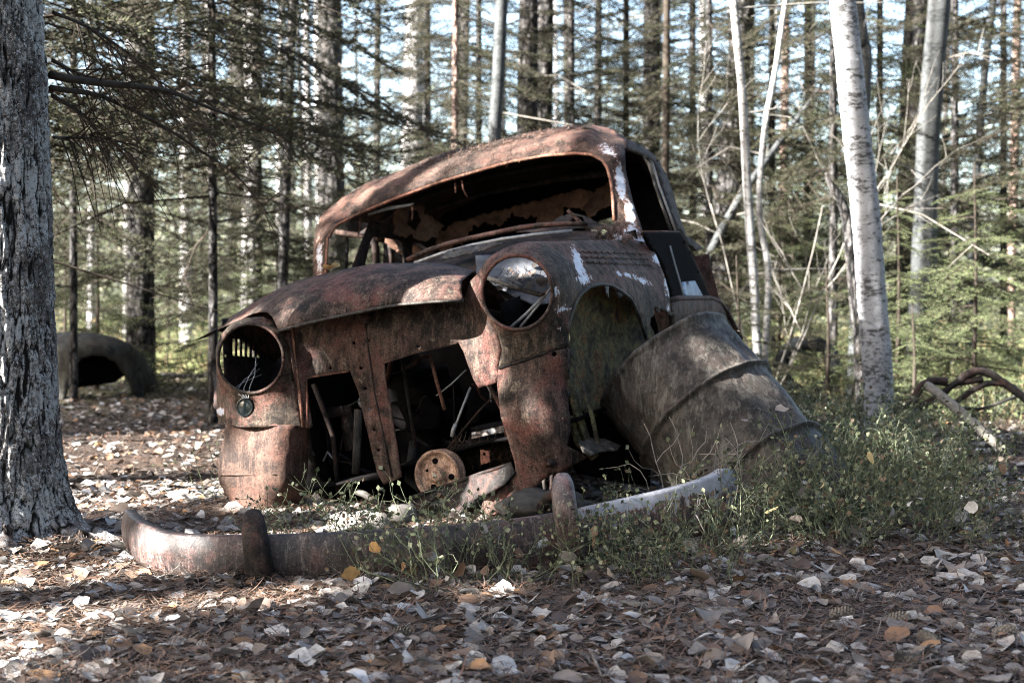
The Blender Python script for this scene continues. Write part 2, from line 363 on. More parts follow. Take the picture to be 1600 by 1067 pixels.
# ================================================================ CAR WRECK
wreck = thing('rusted_car_wreck', 'rusted abandoned sedan wreck, nose toward viewer, tilted up beside the leaning drum', 'car wreck', Vector((CO.x+.3, CO.y+.8, 0)))
FR = [(341,560,.0),(445,560,.0),(393,507,.0),(393,613,.0),(355,522,.0),(431,522,.0),(355,598,.0),(431,598,.0),
      (340,600,.05),(339,640,.07),(337,530,.06),(460,540,.07),(463,600,.05),(452,500,.10),(480,560,.08),(550,540,.05),(575,500,.05),(600,530,.04),(700,510,.05),(480,640,.06),
      (580,620,.06),(605,740,.08),(470,665,.03),(430,650,.005),(370,650,.01),(400,670,-.01),(350,690,.06),(395,720,-.03),(345,740,.07),(440,740,.0),(462,700,.06),(400,800,.03),(450,800,.08),
      (735,440,.07),(740,500,.06),(750,560,.05),(760,600,.05),(752,458,.0),(866,458,.01),(809,399,.0),(809,517,0.),(768,415,.0),(850,415,.01),(768,500,.0),(850,500,.01),
      (820,550,.03),(870,540,.06),(885,560,.09),(790,600,.03),(880,600,.09),(835,650,-.01),(785,680,.04),(888,660,.07),(810,725,.04),(860,730,.04),(912,712,.13),(765,800,.06),
      (790,388,.07),(827,379,.12),(865,378,.24),(925,376,.62),(985,376,.98),(1010,380,1.07),(890,500,.11),(897,480,.15),(905,462,.19),(937,444,.36),(972,455,.52),(1000,500,.70),(1009,532,.76),
      (1048,494,.97),(1040,450,1.02),(1025,400,1.07),(885,420,.14),(900,420,.24),(950,410,.52),(1000,420,.85),(880,470,.07)]
SF = tps_t(FR, 5e-4)
LWT = TPS([(352,662,.022),(400,662,.018),(462,664,.022),(345,700,.045),(400,700,.0),(452,700,.02),(345,740,.045),(400,745,-.005),(452,745,.015),(458,700,.03),(456,760,.03),(480,690,.10),(478,740,.10),(465,795,.10),(400,800,.01),(360,785,.04)], 5e-4)
HL = ell(393, 560, 51, 54, 36); HR = ell(809, 457, 55, 58, 36)
# left front fender with headlight opening
fl = patch('front_fender', [(337,545),(345,523),(362,505),(385,497),(410,495),(430,503),(447,520),(455,560),(462,600),(468,640),(471,668),(430,667),(380,667),(343,664,1),(339,640),(339,600)],
    [HL, ell(384, 636, 15, 15, 16)], SF, M['rust_fender'], wreck, sp=6.5, dent=.006, seed=3, jag=.0, paint=[(345,643,7,6,0,.9)], label='sunlit torn front fender around the left headlight opening')
lw = patch('lower_panel', [(352,662),(400,662),(466,664),(478,668),(482,690),(481,730),(474,775),(462,795),(437,811,2),(412,810,3),(387,797,3),(365,785,3),(350,770,3),(341,740,4),(341,717,3),(350,685,1)],
    [], lambda x, y: hit_t(x, y, LWT(x, y)), M['rust_warm'], wreck, sp=6, dent=.004, seed=4, thick=.004, label='sunlit flat lower panel under the left headlight, torn left edge')
def ring(poly, surf, r, mat, parent, name, off=-.004, n=6, closed=True):
    P = [surf(x, y)+CB*off for x, y in poly]
    if closed: P = P+[P[0]]
    v, f = tube(P, r, n); return mesh(name, v, f, mat, parent)
ring(ell(393,560,51,54,48), SF, .0065, M['rust'], fl, 'headlight_rim')
# fold line across fender
ring([(342,662),(380,666),(430,664),(468,668)], lambda x, y: SF(x, y), .004, M['rust'], fl, 'fold_bead', closed=False)
ring([(345,741),(385,741),(430,740),(454,741)], lambda x, y: hit_t(x, y, LWT(x, y)), .0045, M['rust_warm'], lw, 'fold_bead', closed=False)
# fog lamp in the fender
P = SF(384, 636); lamp = MB()
for k, (r, d) in enumerate([(.034, -.01), (.036, -.014), (.031, -.016), (.029, -.004), (.0, .002)]): pass
def disc_profile(c, ax, prof, n=24):
    ax = ax.normalized(); a = ax.orthogonal().normalized(); b = ax.cross(a); V = []; Fc = []
    for d, r in prof:
        for k in range(n): V.append(c+ax*d+(a*math.cos(2*math.pi*k/n)+b*math.sin(2*math.pi*k/n))*r)
    for j in range(len(prof)-1):
        for k in range(n): Fc.append((j*n+k, j*n+(k+1) % n, (j+1)*n+(k+1) % n, (j+1)*n+k))
    Fc.append(tuple(range(n))[::-1]); Fc.append(tuple((len(prof)-1)*n+k for k in range(n)))
    return V, Fc
v, f = disc_profile(P, -CB, [(-.03, .028), (.0, .034), (.008, .036), (.012, .034), (.008, .029), (.012, .02), (.014, .004)]); lp = mesh('fog_lamp', v, f, M['dark_lamp'], wreck)
# centre grille surround
GL = rnd([(480,589),(547,579),(560,612),(590,737),(600,775),(470,790),(474,700)], 9)
gp = patch('grille_surround', [(447,520),(455,513),(480,503),(550,487),(620,474),(725,466),(735,440),(745,430),(757,440),(752,470),(762,500),(778,520),(784,545),(779,573),(779,590),(776,598),(748,606),(740,592),(725,550),(717,536),(600,565),(604,600),(612,640),(620,692),(628,745),(600,757),(589,737),(560,612),(547,579),(480,589),(481,620),(488,665),(484,669),(471,668),(468,640),(462,600),(455,560)],
    [ell(517,575,2.6,2.2,8), ell(575,532,3,2.4,8), ell(653,541,3.6,2.4,8), ell(564,575,3,2.4,8), ell(553,536,3,2.6,8), ell(571,607,3,2.2,8), ell(578,639,3,2.2,8), ell(585,671,3,2.2,8), ell(592,703,3,2.2,8), ell(599,734,3,2.2,8)],
    SF, M['rust'], wreck, sp=6, dent=.006, seed=5, thick=.004)
ring([(572,505),(578,560),(584,605),(600,680),(613,745)], SF, .0045, M['rust_black'], gp, 'seam_bead', closed=False, off=-.002)
ring([(600,567),(650,551),(715,536)], SF, .004, M['rust'], gp, 'edge_bead', closed=False)
ring([(481,668),(481,620),(480,590),(545,580)], SF, .004, M['rust_bright'], gp, 'edge_bead', closed=False)
ring([(457,515),(462,560),(470,620),(474,664)], SF, .006, M['rust_bright'], gp, 'edge_bead', closed=False)
v, f = disc_profile(SF(577,498)-CB*.02, -CB, [(-.03, .010), (.0, .016), (.015, .017), (.028, .012), (.034, .004)], 16); mesh('latch_knob', v, f, M['rust'], wreck)
# right front fender : headlight, top, side with wheel arch
PB = [(903,412,7,28,-.35,.80),(912,436,12,9,0,.68),(985,432,28,4,.25,.64),(1008,442,14,4,.3,.62),(1041,450,3,28,-.2,.66),(868,455,4,12,0,.68),(880,482,12,8,0,.6),(872,512,8,5,0,.55),(1030,405,10,9,0,.9),(1043,485,4,10,0,.5)]
fr = patch('front_fender', [(745,430),(760,407),(775,396),(790,388),(810,381),(827,378),(865,378),(895,377),(925,376),(985,375),(1007,379),(1017,386),(1025,400),(1037,430),(1044,455),(1048,494,0),(1036,486,2),(1022,480,1),(1016,497,1),(1011,531,0),(1004,512),(998,494),(990,475),(980,463,3),(966,455,4),(950,447,3),(937,444,2),(920,449),(905,462),(897,478),(893,492),(889,505),(888,520),(889,541),(881,541),(850,550),(822,560),(779,573),(784,545),(778,520),(762,500),(752,470),(757,440)],
    [HR], SF, M['rust_fender'], wreck, sp=6, dent=.004, seed=9, thick=.005, paint=PB, label='raised front fender around the right headlight opening, louvred on top')
ring(ell(809,457,55,58,48), SF, .007, M['rust'], fr, 'headlight_rim')
ring([(889,520),(889,505),(893,492),(897,478),(905,462),(920,449),(937,444),(955,446),(972,456),(984,466),(992,478),(999,494),(1005,512),(1010,529)], SF, .0085, M['rust_drum'], fr, 'arch_lip', closed=False)
for i, (ya, yb, cnt) in enumerate([(397,401,11), (405,409,11), (413,418,11)]):
    mb = MB()
    for k in range(cnt):
        x0 = 906+i*3+k*(1012-906)/cnt; x1 = x0+(1012-906)/cnt*.93; pts = []
        for u in np.linspace(0, 1, 5):
            x = x0+(x1-x0)*u; y = ya+(yb-ya)*((x-906)/106)-3.2*math.sin(math.pi*u)
            pts.append(SF(x, y)-CB*.006+CU*.004)
        mb.add(*tube(pts, [.002, .0045, .0055, .0045, .002], 5))
    mb.build('louvre_row', M['rust_fender'], fr)
pl = patch('front_panel', [(779,577),(822,563),(850,553),(881,544),(889,545),(890,575),(889,590,2),(884,604,1),(890,650,0),(891,675,0),(886,697,0),(902,704,1),(917,714,1),(902,723,1),(880,735,1),(862,741),(845,752),(825,775),(800,793),(765,806),(752,795),(757,775),(790,757),(806,740),(805,725),(795,690),(782,650),(777,600)],
    [ell(774,583,3,3,8), ell(866,553,4,4,10)], SF, M['rust'], wreck, sp=6, dent=.005, seed=12, thick=.004, label='reddish lower front panel under the raised headlight')
ring([(780,575),(822,562),(850,552),(883,541)], SF, .005, M['rust_black'], pl, 'seam_bead', closed=False)
v, f = disc_profile(SF(862,723)-CB*.012, -CB, [(-.02, .014), (.0, .016), (.006, .010), (.016, .009), (.02, .004)], 6); mesh('bolt', v, f, M['rust_black'], pl)
# hood cap
HX = [337,362,392,425,462,500,550,592,640,665,702,740]
HC = [505,492,474,455.5,438.5,428.5,417.5,410.5,410.5,409.5,412.5,420]; HLp = [560,548,536,522,510,501,489.5,481,474,472,471,471]
def hood_t(x, y):
    yc = np.interp(x, HX, HC); yl = np.interp(x, HX, HLp); u = (yl-y)/(yl-yc); u = min(.985, max(-.3, u)); s = (x-337)/403
    return -.085+.16*max(0, .35-s)**1.3*2.2+.05*max(0, s-.85)*6.6+.40*(1-math.sqrt(1-u*u))+.012*math.sin(s*9)*u
HD = [(x, yl+(yc-yl)*w, hood_t(x, yl+(yc-yl)*w)) for x in range(337, 745, 28) for w in (0, .25, .5, .7, .86, .97) for yc, yl in [(np.interp(x, HX, HC), np.interp(x, HX, HLp))]]
SH = tps_t(HD, 3e-3)
hd = patch('hood', [(436,517),(475,506),(512,497),(550,489),(590,481),(625,475),(675,471),(725,469),(721,455),(722,439),(740,424),(720,418),(702,414),(665,410.5),(640,412),(592,412),(550,419),(500,430),(462,440),(425,457),(392,476),(362,495),(337,517),(345,513),(375,500),(395,490),(407,487.5),(418,488),(426,495),(431,505)],
    [], SH, M['rust'], wreck, sp=6.5, dent=.003, seed=21, thick=.004, paint=None)
ring([(436,517),(475,506.5),(512,498),(550,490),(590,482),(625,476),(675,472),(725,470)], SH, .0055, M['rust_drum'], hd, 'hood_lip', closed=False)
for X in ([(533,424),(537,450),(541,480),(543,491)], [(592,413),(596,440),(600,478)]): ring(X, SH, .0022, M['rust_black'], hd, 'seam_bead', closed=False, off=-.0015, n=5)
# hood carries on backwards, out of sight below the cap's crown
B0 = [SH(x, y) for x, y in [(338,517),(362,495),(392,476),(425,457),(462,440),(500,430),(550,420),(592,413),(640,412),(665,411),(702,415),(740,425)]]
V = []; Fc = []; nb = len(B0)
for j in range(6):
    for p in B0: V.append(p+CB*(.012*j+.055*j)-CU*(.006*j*j+.002*j))
for j in range(5):
    for i in range(nb-1): Fc.append((j*nb+i, j*nb+i+1, (j+1)*nb+i+1, (j+1)*nb+i))
o = mesh('hood_rear', V, Fc, M['rust'], wreck); mo = o.modifiers.new('t', 'SOLIDIFY'); mo.thickness = .004
# torn strip at hood tip
v, f = tube([at(338,516,5.3), at(326,523,5.26), at(316,527,5.24), at(306,531,5.22)], [.012, .014, .009, .003], 6, rough=.5, flat=.3); mesh('torn_strip', v, f, M['rust_black'], wreck)

# ---------------- cabin : windscreen frame + roof
RF = [(492,430,1.28),(508,425,1.24),(491,375,1.38),(511,375,1.30),(505,335,1.55),(525,352,1.36),(560,335,1.42),(610,315,1.44),(685,287,1.46),(760,267,1.46),(860,245,1.46),(900,238,1.46),(925,240,1.45),(950,262,1.38),(957,300,1.27),(960,342,1.18),(960,355,1.14),
      (535,310,1.62),(572,287,1.70),(620,270,1.78),(672,247,1.83),(710,235,1.86),(772,222,1.9),(860,202,1.93),(892,197,1.93),(925,196,1.90),(955,202,1.86),(975,215,1.78),(985,225,1.72),(975,235,1.55),(977,267,1.46),(987,310,1.33),(1000,350,1.22),(1004,367,1.18),(1025,400,1.1),
      (545,325,1.50),(620,295,1.55),(700,262,1.58),(800,238,1.60),(880,220,1.60),(930,215,1.60),(965,240,1.47),(940,365,1.08),(955,380,1.06),(985,378,1.05)]
RX = [535,572,620,672,710,772,815,860,892,925]; RC = [308,285,268,245,233,220,209,200,195,194]; RO = [348,330,311,290,279,262,251,244,240,241]
RF = [p for p in RF if not (530 < p[0] < 930 and p[1] < 345)]+[(x, yl+(yc-yl)*w, 1.42+.06*min(1, (x-520)/150)+.42*(1-math.sqrt(1-(.97*w)**2))) for x in range(545, 926, 34) for w in (0, .3, .55, .8, 1) for yc, yl in [(np.interp(x, RX, RC), np.interp(x, RX, RO))]]
SR = tps_t(RF, 3e-3)
wf = patch('roof', [(491,434),(490,405),(491,375),(495,352),(505,335),(535,310),(572,287),(620,270),(672,247),(710,235),(772,222),(815,211),(860,202),(892,197),(925,196),(955,202),(975,215),(988,226),(976,231),(976,245),(977,267),(982,290),(987,310),(993,330),(1000,350),(1005,368),(1012,380),(1025,400),(1008,386),(990,380),(960,381,3),(938,378,4),(944,366,3),(958,356),(961,342),(959,320),(957,300),(955,285),(950,264),(942,250),(925,241),(900,239),(850,243),(800,252),(760,263),(685,285),(610,313),(560,333),(527,351),(514,365),(510,380),(508,405),(508,432)],
    [], SR, M['rust_roof'], wreck, sp=6.5, thick=.006, dent=.003, seed=31,
    paint=[(950,236,20,12,.4,.5),(969,285,7,32,-.15,.82),(984,335,8,22,-.2,.82),(985,362,12,8,0,.8),(1002,378,12,8,.3,.75),(965,372,14,6,0,.55),(500,400,6,30,0,.62),(497,345,8,14,0,.3)])
ring([(510,432),(511,400),(513,372),(526,353),(560,335),(610,314),(685,286),(760,264),(800,253),(850,244),(900,240),(925,242),(942,251),(950,264),(955,285),(958,312),(960,345)], SR, .0075, M['rust_bright'], wf, 'drip_rim', closed=False)
# roof shell behind the brow, in car coordinates
brow = [(505,335),(535,310),(572,287),(620,270),(672,247),(710,235),(772,222),(815,211),(860,202),(892,197),(925,196),(955,202),(975,215),(988,226)]
base = [SR(x, y) for x, y in brow]; V = []; Fc = []; nb = len(base); NJ = 12
for j in range(NJ):
    u = j/(NJ-1)
    for i, p in enumerate(base):
        s = i/(nb-1)*2-1
        V.append(p+CB*(1.15*u-.01)+CU*(-.20*u*u*u-.03*u-.004)+CA*(-s*(.10*u*u+(.10*u if s > 0 else .02*u))))
for j in range(NJ-1):
    for i in range(nb-1): Fc.append((j*nb+i, j*nb+i+1, (j+1)*nb+i+1, (j+1)*nb+i))
o = mesh('roof_skin', V, Fc, M['rust_black'], wf); mo = o.modifiers.new('t', 'SOLIDIFY'); mo.thickness = .006
# side walls
def sidewall(name, s, outline, holes, mat, seed, **k):
    """outline in (t,v) car coordinates x100"""
    return patch(name, outline, holes, lambda x, y: car(s(x/100, y/100), x/100, y/100), mat, wreck, sp=6, thick=.012, dent=.004, seed=seed, **k)
sL = lambda t, v: -.70+.10*max(0, v-.15)*1.6-.05
sR_ = lambda t, v: .745-.13*max(0, v-.2)
sidewall('side_body', sL, [(118,-45),(300,-45),(305,0),(300,22),(285,45),(265,62),(160,64),(118,22)],
    [rnd([(136,24),(196,24),(196,56),(160,57)], 5), rnd([(206,24),(262,24),(258,54),(206,56)], 6)], M['rust_black'], 41)
# right side: outlined as seen, standing in the plane of the car's flank
def flank(x, y):
    s = .745
    for _ in range(4):
        p = hit_s(x, y, s); q = carco(p); s = .765-.14*max(0, q[2]-.2)
    return p
patch('side_body', [(978,219),(1000,227),(1022,245),(1040,275),(1052,310),(1063,350),(1070,368),(1090,383),(1097,390),(1088,392),(1072,382),(1062,362),(1055,358),(1043,325),(1032,290),(1021,256),(1008,245),(990,238),(977,233)], [], flank, M['rust_black'], wreck, sp=5, thick=.014, seed=42, jag=0, label='dark rear window pillar and drip edge')
ring([(979,232),(995,237),(1012,247),(1020,256),(1030,290),(1043,325),(1056,360)], flank, .005, M['steel_wire'], wreck, 'window_channel', closed=False)
ring([(1014,256),(1024,290),(1036,326),(1048,360)], lambda x, y: flank(x, y)+CA*.0, .006, M['rust_drum'], wreck, 'window_channel', closed=False)
dr = patch('door', [(1003,364),(1061,364),(1066,372),(1082,405),(1095,435),(1108,466),(1108,474),(1050,474),(1044,450),(1037,425),(1026,402),(1012,382)],
    [], flank, M['dark'], wreck, sp=5, thick=.012, seed=43)  # near-black sheet fills the door opening in place of its inner shade
ring([(1003,363),(1061,363),(1067,372),(1083,405),(1097,437),(1109,467)], flank, .0065, M['rust_roof'], dr, 'door_edge', closed=False)
patch('inner_panel', [(1062,442),(1082,440),(1096,466),(1066,468)], [], lambda x, y: flank(x, y)+CA*.012-CB*.01, M['blue_paint'], dr, sp=6)
ring([(1044,385),(1052,415),(1062,450),(1066,468)], lambda x, y: flank(x, y)+CA*.008, .005, M['steel_wire'], dr, 'window_channel', closed=False)
patch('rear_fender', [(1046,470),(1062,466),(1112,466),(1124,471),(1136,486),(1146,505),(1158,530),(1150,560),(1060,560),(1048,520)], [], lambda x, y: hit_s(x, y, .80-.00002*(y-470)**2), M['rust'], wreck, sp=7, thick=.008, dent=.006, seed=44)
ring([(1046,470),(1062,466),(1112,466),(1124,471),(1136,486),(1146,505),(1158,530)], lambda x, y: hit_s(x, y, .80), .012, M['rust'], wreck, 'rear_fender_edge', closed=False)
# left flank of the nose, with the louvre slots that let light through
slots = []
for k in range(11):
    x0 = 363+k*7.6; y = 529+k*.9
    slots.append([(x0, y), (x0+4.2, y+.4), (x0+4.2, y+27-k*.2), (x0, y+26-k*.2)])
SLf = lambda x, y: hit_s(x, y, -.74)
P1 = carco(SLf(352, 500)); 
patch('fender_flank', [(347,498),(470,486),(540,470),(560,560),(540,640),(470,640),(352,640)], slots+[ell(352,556,2,3,8)], SLf, M['rust_black'], wreck, sp=8, thick=.003, seed=50)
# wheel-well liner, right
WL = [(887,460,.30),(937,440,.55),(1000,470,.85),(1020,540,.9),(890,600,.30),(940,600,.55),(985,590,.7),(930,520,.55),(960,500,.68),(900,540,.38)]
patch('wheel_well', [(884,480),(895,458),(915,445),(937,440),(965,448),(990,465),(1008,500),(1022,530),(1018,545),(1000,560),(985,575,5),(965,580,6),(950,600,5),(940,640,5),(925,650,4),(905,640,4),(890,620,0),(884,560)], [], tps_t(WL), M['moss'], wreck, sp=6, thick=.01, dent=.05, seed=51)
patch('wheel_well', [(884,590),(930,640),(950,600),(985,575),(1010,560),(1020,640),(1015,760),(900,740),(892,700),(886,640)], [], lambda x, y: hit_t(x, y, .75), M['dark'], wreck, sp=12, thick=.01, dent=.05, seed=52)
# inner fender strut by the front panel
for pts, r in ([((893,600),(900,640),(915,680),(925,700)), .018], [((905,590),(925,650),(935,700)), .010], [((892,650),(905,690),(930,715)), .022]):
    v, f = tube([hit_t(x, y, .22) for x, y in pts], r, 7, rough=.5, flat=.5); mesh('inner_strut', v, f, M['moss'], wreck)
patch('torn_bracket', [(905,690),(925,684),(945,686),(968,697),(965,703),(940,705),(925,712),(912,706)], [], tps_t([(905,690,.12),(968,697,.28),(925,712,.1),(945,684,.3)]), M['rust_drum'], wreck, sp=5, thick=.006, dent=.03, seed=53)
# headlight interiors
IR = tps_t([(752,520,.30),(870,520,.34),(752,400,.75),(870,400,.8),(809,440,.60),(809,480,.45)])
patch('inner_fender', [(745,400),(880,392),(885,470),(835,478),(800,462),(770,444),(745,436)], [], IR, M['white_paint'], wreck, sp=7, thick=.004, dent=.03, seed=54)
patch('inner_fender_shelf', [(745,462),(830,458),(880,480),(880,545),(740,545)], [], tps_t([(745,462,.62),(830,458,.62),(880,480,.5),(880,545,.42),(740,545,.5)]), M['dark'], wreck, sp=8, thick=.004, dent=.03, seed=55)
for a, b, r, m_ in (((757,432),(845,461),.009,'rust_drum'), ((795,514),(850,462),.006,'steel_wire'), ((812,512),(862,448),.005,'steel_wire'), ((845,461),(868,445),.006,'rust')):
    v, f = tube([hit_t(*a, .12), hit_t((a[0]+b[0])/2, (a[1]+b[1])/2+2, .14), hit_t(*b, .13)], r, 6); mesh('headlight_bracket', v, f, M[m_], fr)
patch('headlight_shelf', [(336,585),(450,585),(450,640),(336,640)], [], tps_t([(336,585,.55),(450,585,.55),(336,640,.1),(450,640,.1)]), M['rust_black'], wreck, sp=8, thick=.004, dent=.03, seed=56)
for q in range(4):
    pts = [hit_t(400+q*3, 558+q*9, .1), hit_t(396-q*6+random.uniform(-4, 4), 585+q*4, .06), hit_t(390-q*9, 606+q, .03), hit_t(388-q*2, 622, -.02)]
    v, f = tube(pts, .0018, 5); mesh('loose_wire', v, f, M['steel_wire'], wreck)
# cowl, wiper rail, dashboard
CW = tps_t([(640,412,1.12),(735,380,1.12),(860,352,1.12),(960,352,1.12),(740,424,.85),(930,378,.98),(650,425,.9),(800,395,.9)])
patch('cowl', [(630,418),(660,404),(700,394),(735,384),(775,376),(830,366),(870,361),(930,362),(950,372),(930,380),(860,381),(815,384),(790,392),(770,402),(745,425),(700,420),(650,425)], [], CW, M['rust_black'], wreck, sp=6, thick=.005, dent=.03, seed=57, paint=None)
patch('cowl_edge', [(700,412),(735,404),(770,396),(800,385),(780,384),(740,390),(715,398)], [], lambda x, y: CW(x, y)-CB*.10+CU*.01, M['rust_drum'], wreck, sp=6, thick=.004, dent=.03, seed=58)
v, f = tube([CW(x, y)-CB*.02+CU*.015 for x, y in [(640,412),(670,398),(700,388),(735,379),(775,370),(815,362),(850,358),(885,356),(922,356)]], .011, 8, rough=.25); mesh('windscreen_rail', v, f, M['rust'], wreck)
v, f = tube([CW(x, y)-CB*.05+CU*.00 for x, y in [(655,412),(700,396),(745,384),(790,375),(840,368),(900,362)]], .008, 8); mesh('windscreen_rail', v, f, M['steel_wire'], wreck)
patch('bent_dash_sheet', [(800,362),(830,356),(852,350),(870,338),(890,333),(912,338),(930,350),(950,352),(970,357),(950,358),(900,356),(850,362)], [[(884,349),(893,336),(905,338),(912,350)]], lambda x, y: CW(x, y)+CB*.06, M['rust_black'], wreck, sp=5, thick=.005, dent=.03, seed=59, label='dark sheet metal curled up on the cowl')
# leaf litter wedge and twigs at the cowl handled later
# cabin interior: headliner hanging, rear wall
RW = lambda x, y: hit_t(x, y, 2.55+.0*x)
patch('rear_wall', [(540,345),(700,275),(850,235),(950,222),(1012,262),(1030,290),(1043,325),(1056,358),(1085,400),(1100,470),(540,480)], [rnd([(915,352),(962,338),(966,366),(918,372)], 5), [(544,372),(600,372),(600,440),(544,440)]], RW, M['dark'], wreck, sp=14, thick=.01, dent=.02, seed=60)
LN = tps_t([(640,390,2.3),(700,350,2.3),(800,320,2.35),(960,280,2.3),(700,400,2.3),(960,350,2.25)])
patch('torn_headliner', [(686,362,3),(720,345,3),(760,333,3),(800,324,3),(850,310,3),(900,298,2),(925,300,2),(948,285,2),(960,292,2),(955,320,4),(935,330,4),(925,345,5),(905,322,5),(880,325,4),(875,345,4),(855,350,6),(842,355,6),(835,335,6),(815,342,5),(800,330,5),(790,345,7),(765,352,5),(740,350,5),(728,372,5),(712,385,5),(700,390,5),(690,395,5),(680,380,4)], [], LN, M['liner'], wreck, sp=5, thick=.004, dent=.05, seed=61)
patch('torn_headliner', [(615,330,3),(640,322,3),(662,318,2),(672,335,3),(688,352,4),(684,366,4),(664,376,4),(648,372,5),(625,368,4),(612,362,3)], [[(640,330),(655,328),(660,345),(646,360),(636,350)]], tps_t([(615,330,1.9),(688,352,2.1),(648,376,1.9),(662,318,2.0)]), M['liner'], wreck, sp=5, thick=.004, dent=.05, seed=62)
patch('torn_headliner', [(600,360),(625,368),(650,385,3),(668,398,4),(650,408,2),(630,400,3),(612,388,3),(600,378,2)], [[(612,372),(628,378),(640,392),(625,392)]], lambda x, y: hit_t(x, y, 2.15), M['liner'], wreck, sp=5, thick=.004, dent=.05, seed=63)
patch('sun_visor', [(575,333),(610,322),(648,318),(640,322),(600,330),(575,337)], [], lambda x, y: hit_t(x, y, 1.5), M['steel_wire'], wreck, sp=6, thick=.004, seed=64)
for a, b, c in (((711,285),(712,292),(712,302)), ((722,283),(724,296),(730,308)), ((644,322),(645,333),(644,344)), ((563,340),(562,355),(560,370))):
    v, f = tube([hit_t(*a, 1.5), hit_t(*b, 1.5), hit_t(*c, 1.5)], [.006, .005, .004], 6, flat=.5); mesh('roof_hook', v, f, M['rust_bright'], wreck)
for yy in (300, 325):
    v, f = tube([hit_t(x, y, 2.0) for x, y in [(560, yy+70), (650, yy+10), (760, yy-25), (870, yy-45), (950, yy-55)]], .022, 6, rough=.3, flat=.5); mesh('roof_bow', v, f, M['rust_black'], wreck)
v, f = tube([hit_t(520,362,1.9), hit_t(560,368,1.9), hit_t(600,376,1.9)], .014, 6); mesh('window_rail', v, f, M['rust'], wreck)
v, f = tube([hit_t(585,372,1.9), hit_t(588,400,1.9), hit_t(590,430,1.9)], .024, 6, flat=.6); mesh('door_pillar', v, f, M['rust_black'], wreck)
v, f = tube([hit_t(608,375,2.2), hit_t(612,400,2.2), hit_t(614,430,2.2)], .018, 6, flat=.6); mesh('door_pillar', v, f, M['rust_black'], wreck)
v, f = tube([flank(993,300)-CA*.3, flank(1012,340)-CA*.25, flank(1032,365)-CA*.2], .008, 6); mesh('interior_bar', v, f, M['rust'], wreck)
v, f = disc_profile(hit_t(905,312,2.2), -CB+CU*.5, [(-.03, .015), (-.01, .04), (.01, .055), (.012, .055), (.0, .04)], 20); mesh('hanging_liner_cup', v, f, M['liner'], wreck)
# body tub: firewall, floor, dashboard underside
def quadpatch(name, pts, mat, th=.01, nx=10, ny=10, amp=.01, seed=0):
    a, b, c, d = pts; V = []; Fc = []
    for j in range(ny+1):
        for i in range(nx+1):
            u, w = i/nx, j/ny; p = (a*(1-u)+b*u)*(1-w)+(d*(1-u)+c*u)*w
            V.append(p+Vector((noise.noise(p*7+Vector((seed, 0, 0))), noise.noise(p*7+Vector((seed, 9, 0))), noise.noise(p*7+Vector((seed, 0, 9)))))*amp)
    for j in range(ny):
        for i in range(nx): k = j*(nx+1)+i; Fc.append((k, k+1, k+nx+2, k+nx+1))
    o = mesh(name, V, Fc, mat, wreck); m = o.modifiers.new('t', 'SOLIDIFY'); m.thickness = th; return o
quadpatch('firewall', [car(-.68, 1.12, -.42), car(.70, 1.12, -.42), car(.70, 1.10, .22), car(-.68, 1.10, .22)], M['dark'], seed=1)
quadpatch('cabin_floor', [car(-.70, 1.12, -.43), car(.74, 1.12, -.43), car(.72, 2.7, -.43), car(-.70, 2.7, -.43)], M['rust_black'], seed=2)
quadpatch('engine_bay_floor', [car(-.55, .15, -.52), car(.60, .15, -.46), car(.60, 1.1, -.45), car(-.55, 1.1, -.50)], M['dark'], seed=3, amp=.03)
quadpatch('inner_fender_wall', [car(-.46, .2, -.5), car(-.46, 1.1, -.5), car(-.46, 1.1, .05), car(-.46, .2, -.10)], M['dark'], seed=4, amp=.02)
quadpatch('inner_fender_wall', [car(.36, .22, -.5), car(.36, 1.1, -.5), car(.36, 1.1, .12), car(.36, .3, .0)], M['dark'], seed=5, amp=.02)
quadpatch('rear_panel', [car(-.66, 2.66, -.45), car(.68, 2.66, -.45), car(.68, 2.62, .18), car(-.66, 2.62, .18)], M['rust'], seed=6)
# engine block and bits
eb = mesh('engine_block', *box(hit_t(650, 660, .62), CA, CU, CB, .15, .16, .20, .12), M['dark'], wreck)
mesh('engine_block_head', *box(hit_t(655, 600, .60), CA, CU, CB, .07, .06, .18, .2), M['dark'], eb)
for (x, y, r) in ((648,632,.03), (560,690,.035), (530,700,.05), (700,640,.04), (740,650,.03)):
    v, f = disc_profile(hit_t(x, y, .4), -CB, [(-.1, r), (0, r), (.01, r*.8), (.0, r*.5)], 16); mesh('engine_fitting', v, f, M['dark'], eb)
v, f = tube([hit_t(648,690,.30), hit_t(640,750,.25), hit_t(660,765,.22)], .02, 8); mesh('hose', v, f, M['tyre'], wreck)
pc = hit_t(687, 741, .12); pa = (-CB+CA*-.10+CU*.02).normalized()
v, f = disc_profile(pc, pa, [(-.035, .084), (-.03, .090), (-.018, .090), (-.012, .078), (.004, .078), (.012, .090), (.022, .091), (.026, .087), (.024, .080), (.010, .074), (.000, .068), (.002, .052), (.006, .038), (.010, .030), (.032, .027), (.040, .020), (.042, .004)], 40)
pu = mesh('fan_pulley', v, f, M['rust_pulley'], wreck)
b1 = pa.orthogonal().normalized(); b2 = pa.cross(b1)
for k, r in ((0.4, .011), (2.3, .011), (4.3, .011), (5.3, .005)):
    v, f = disc_profile(pc+(b1*math.cos(k)+b2*math.sin(k))*.050, pa, [(.002, r), (.0078, r), (.0082, r*.4)], 12); mesh('bolt_hole', v, f, M['dark'], pu)
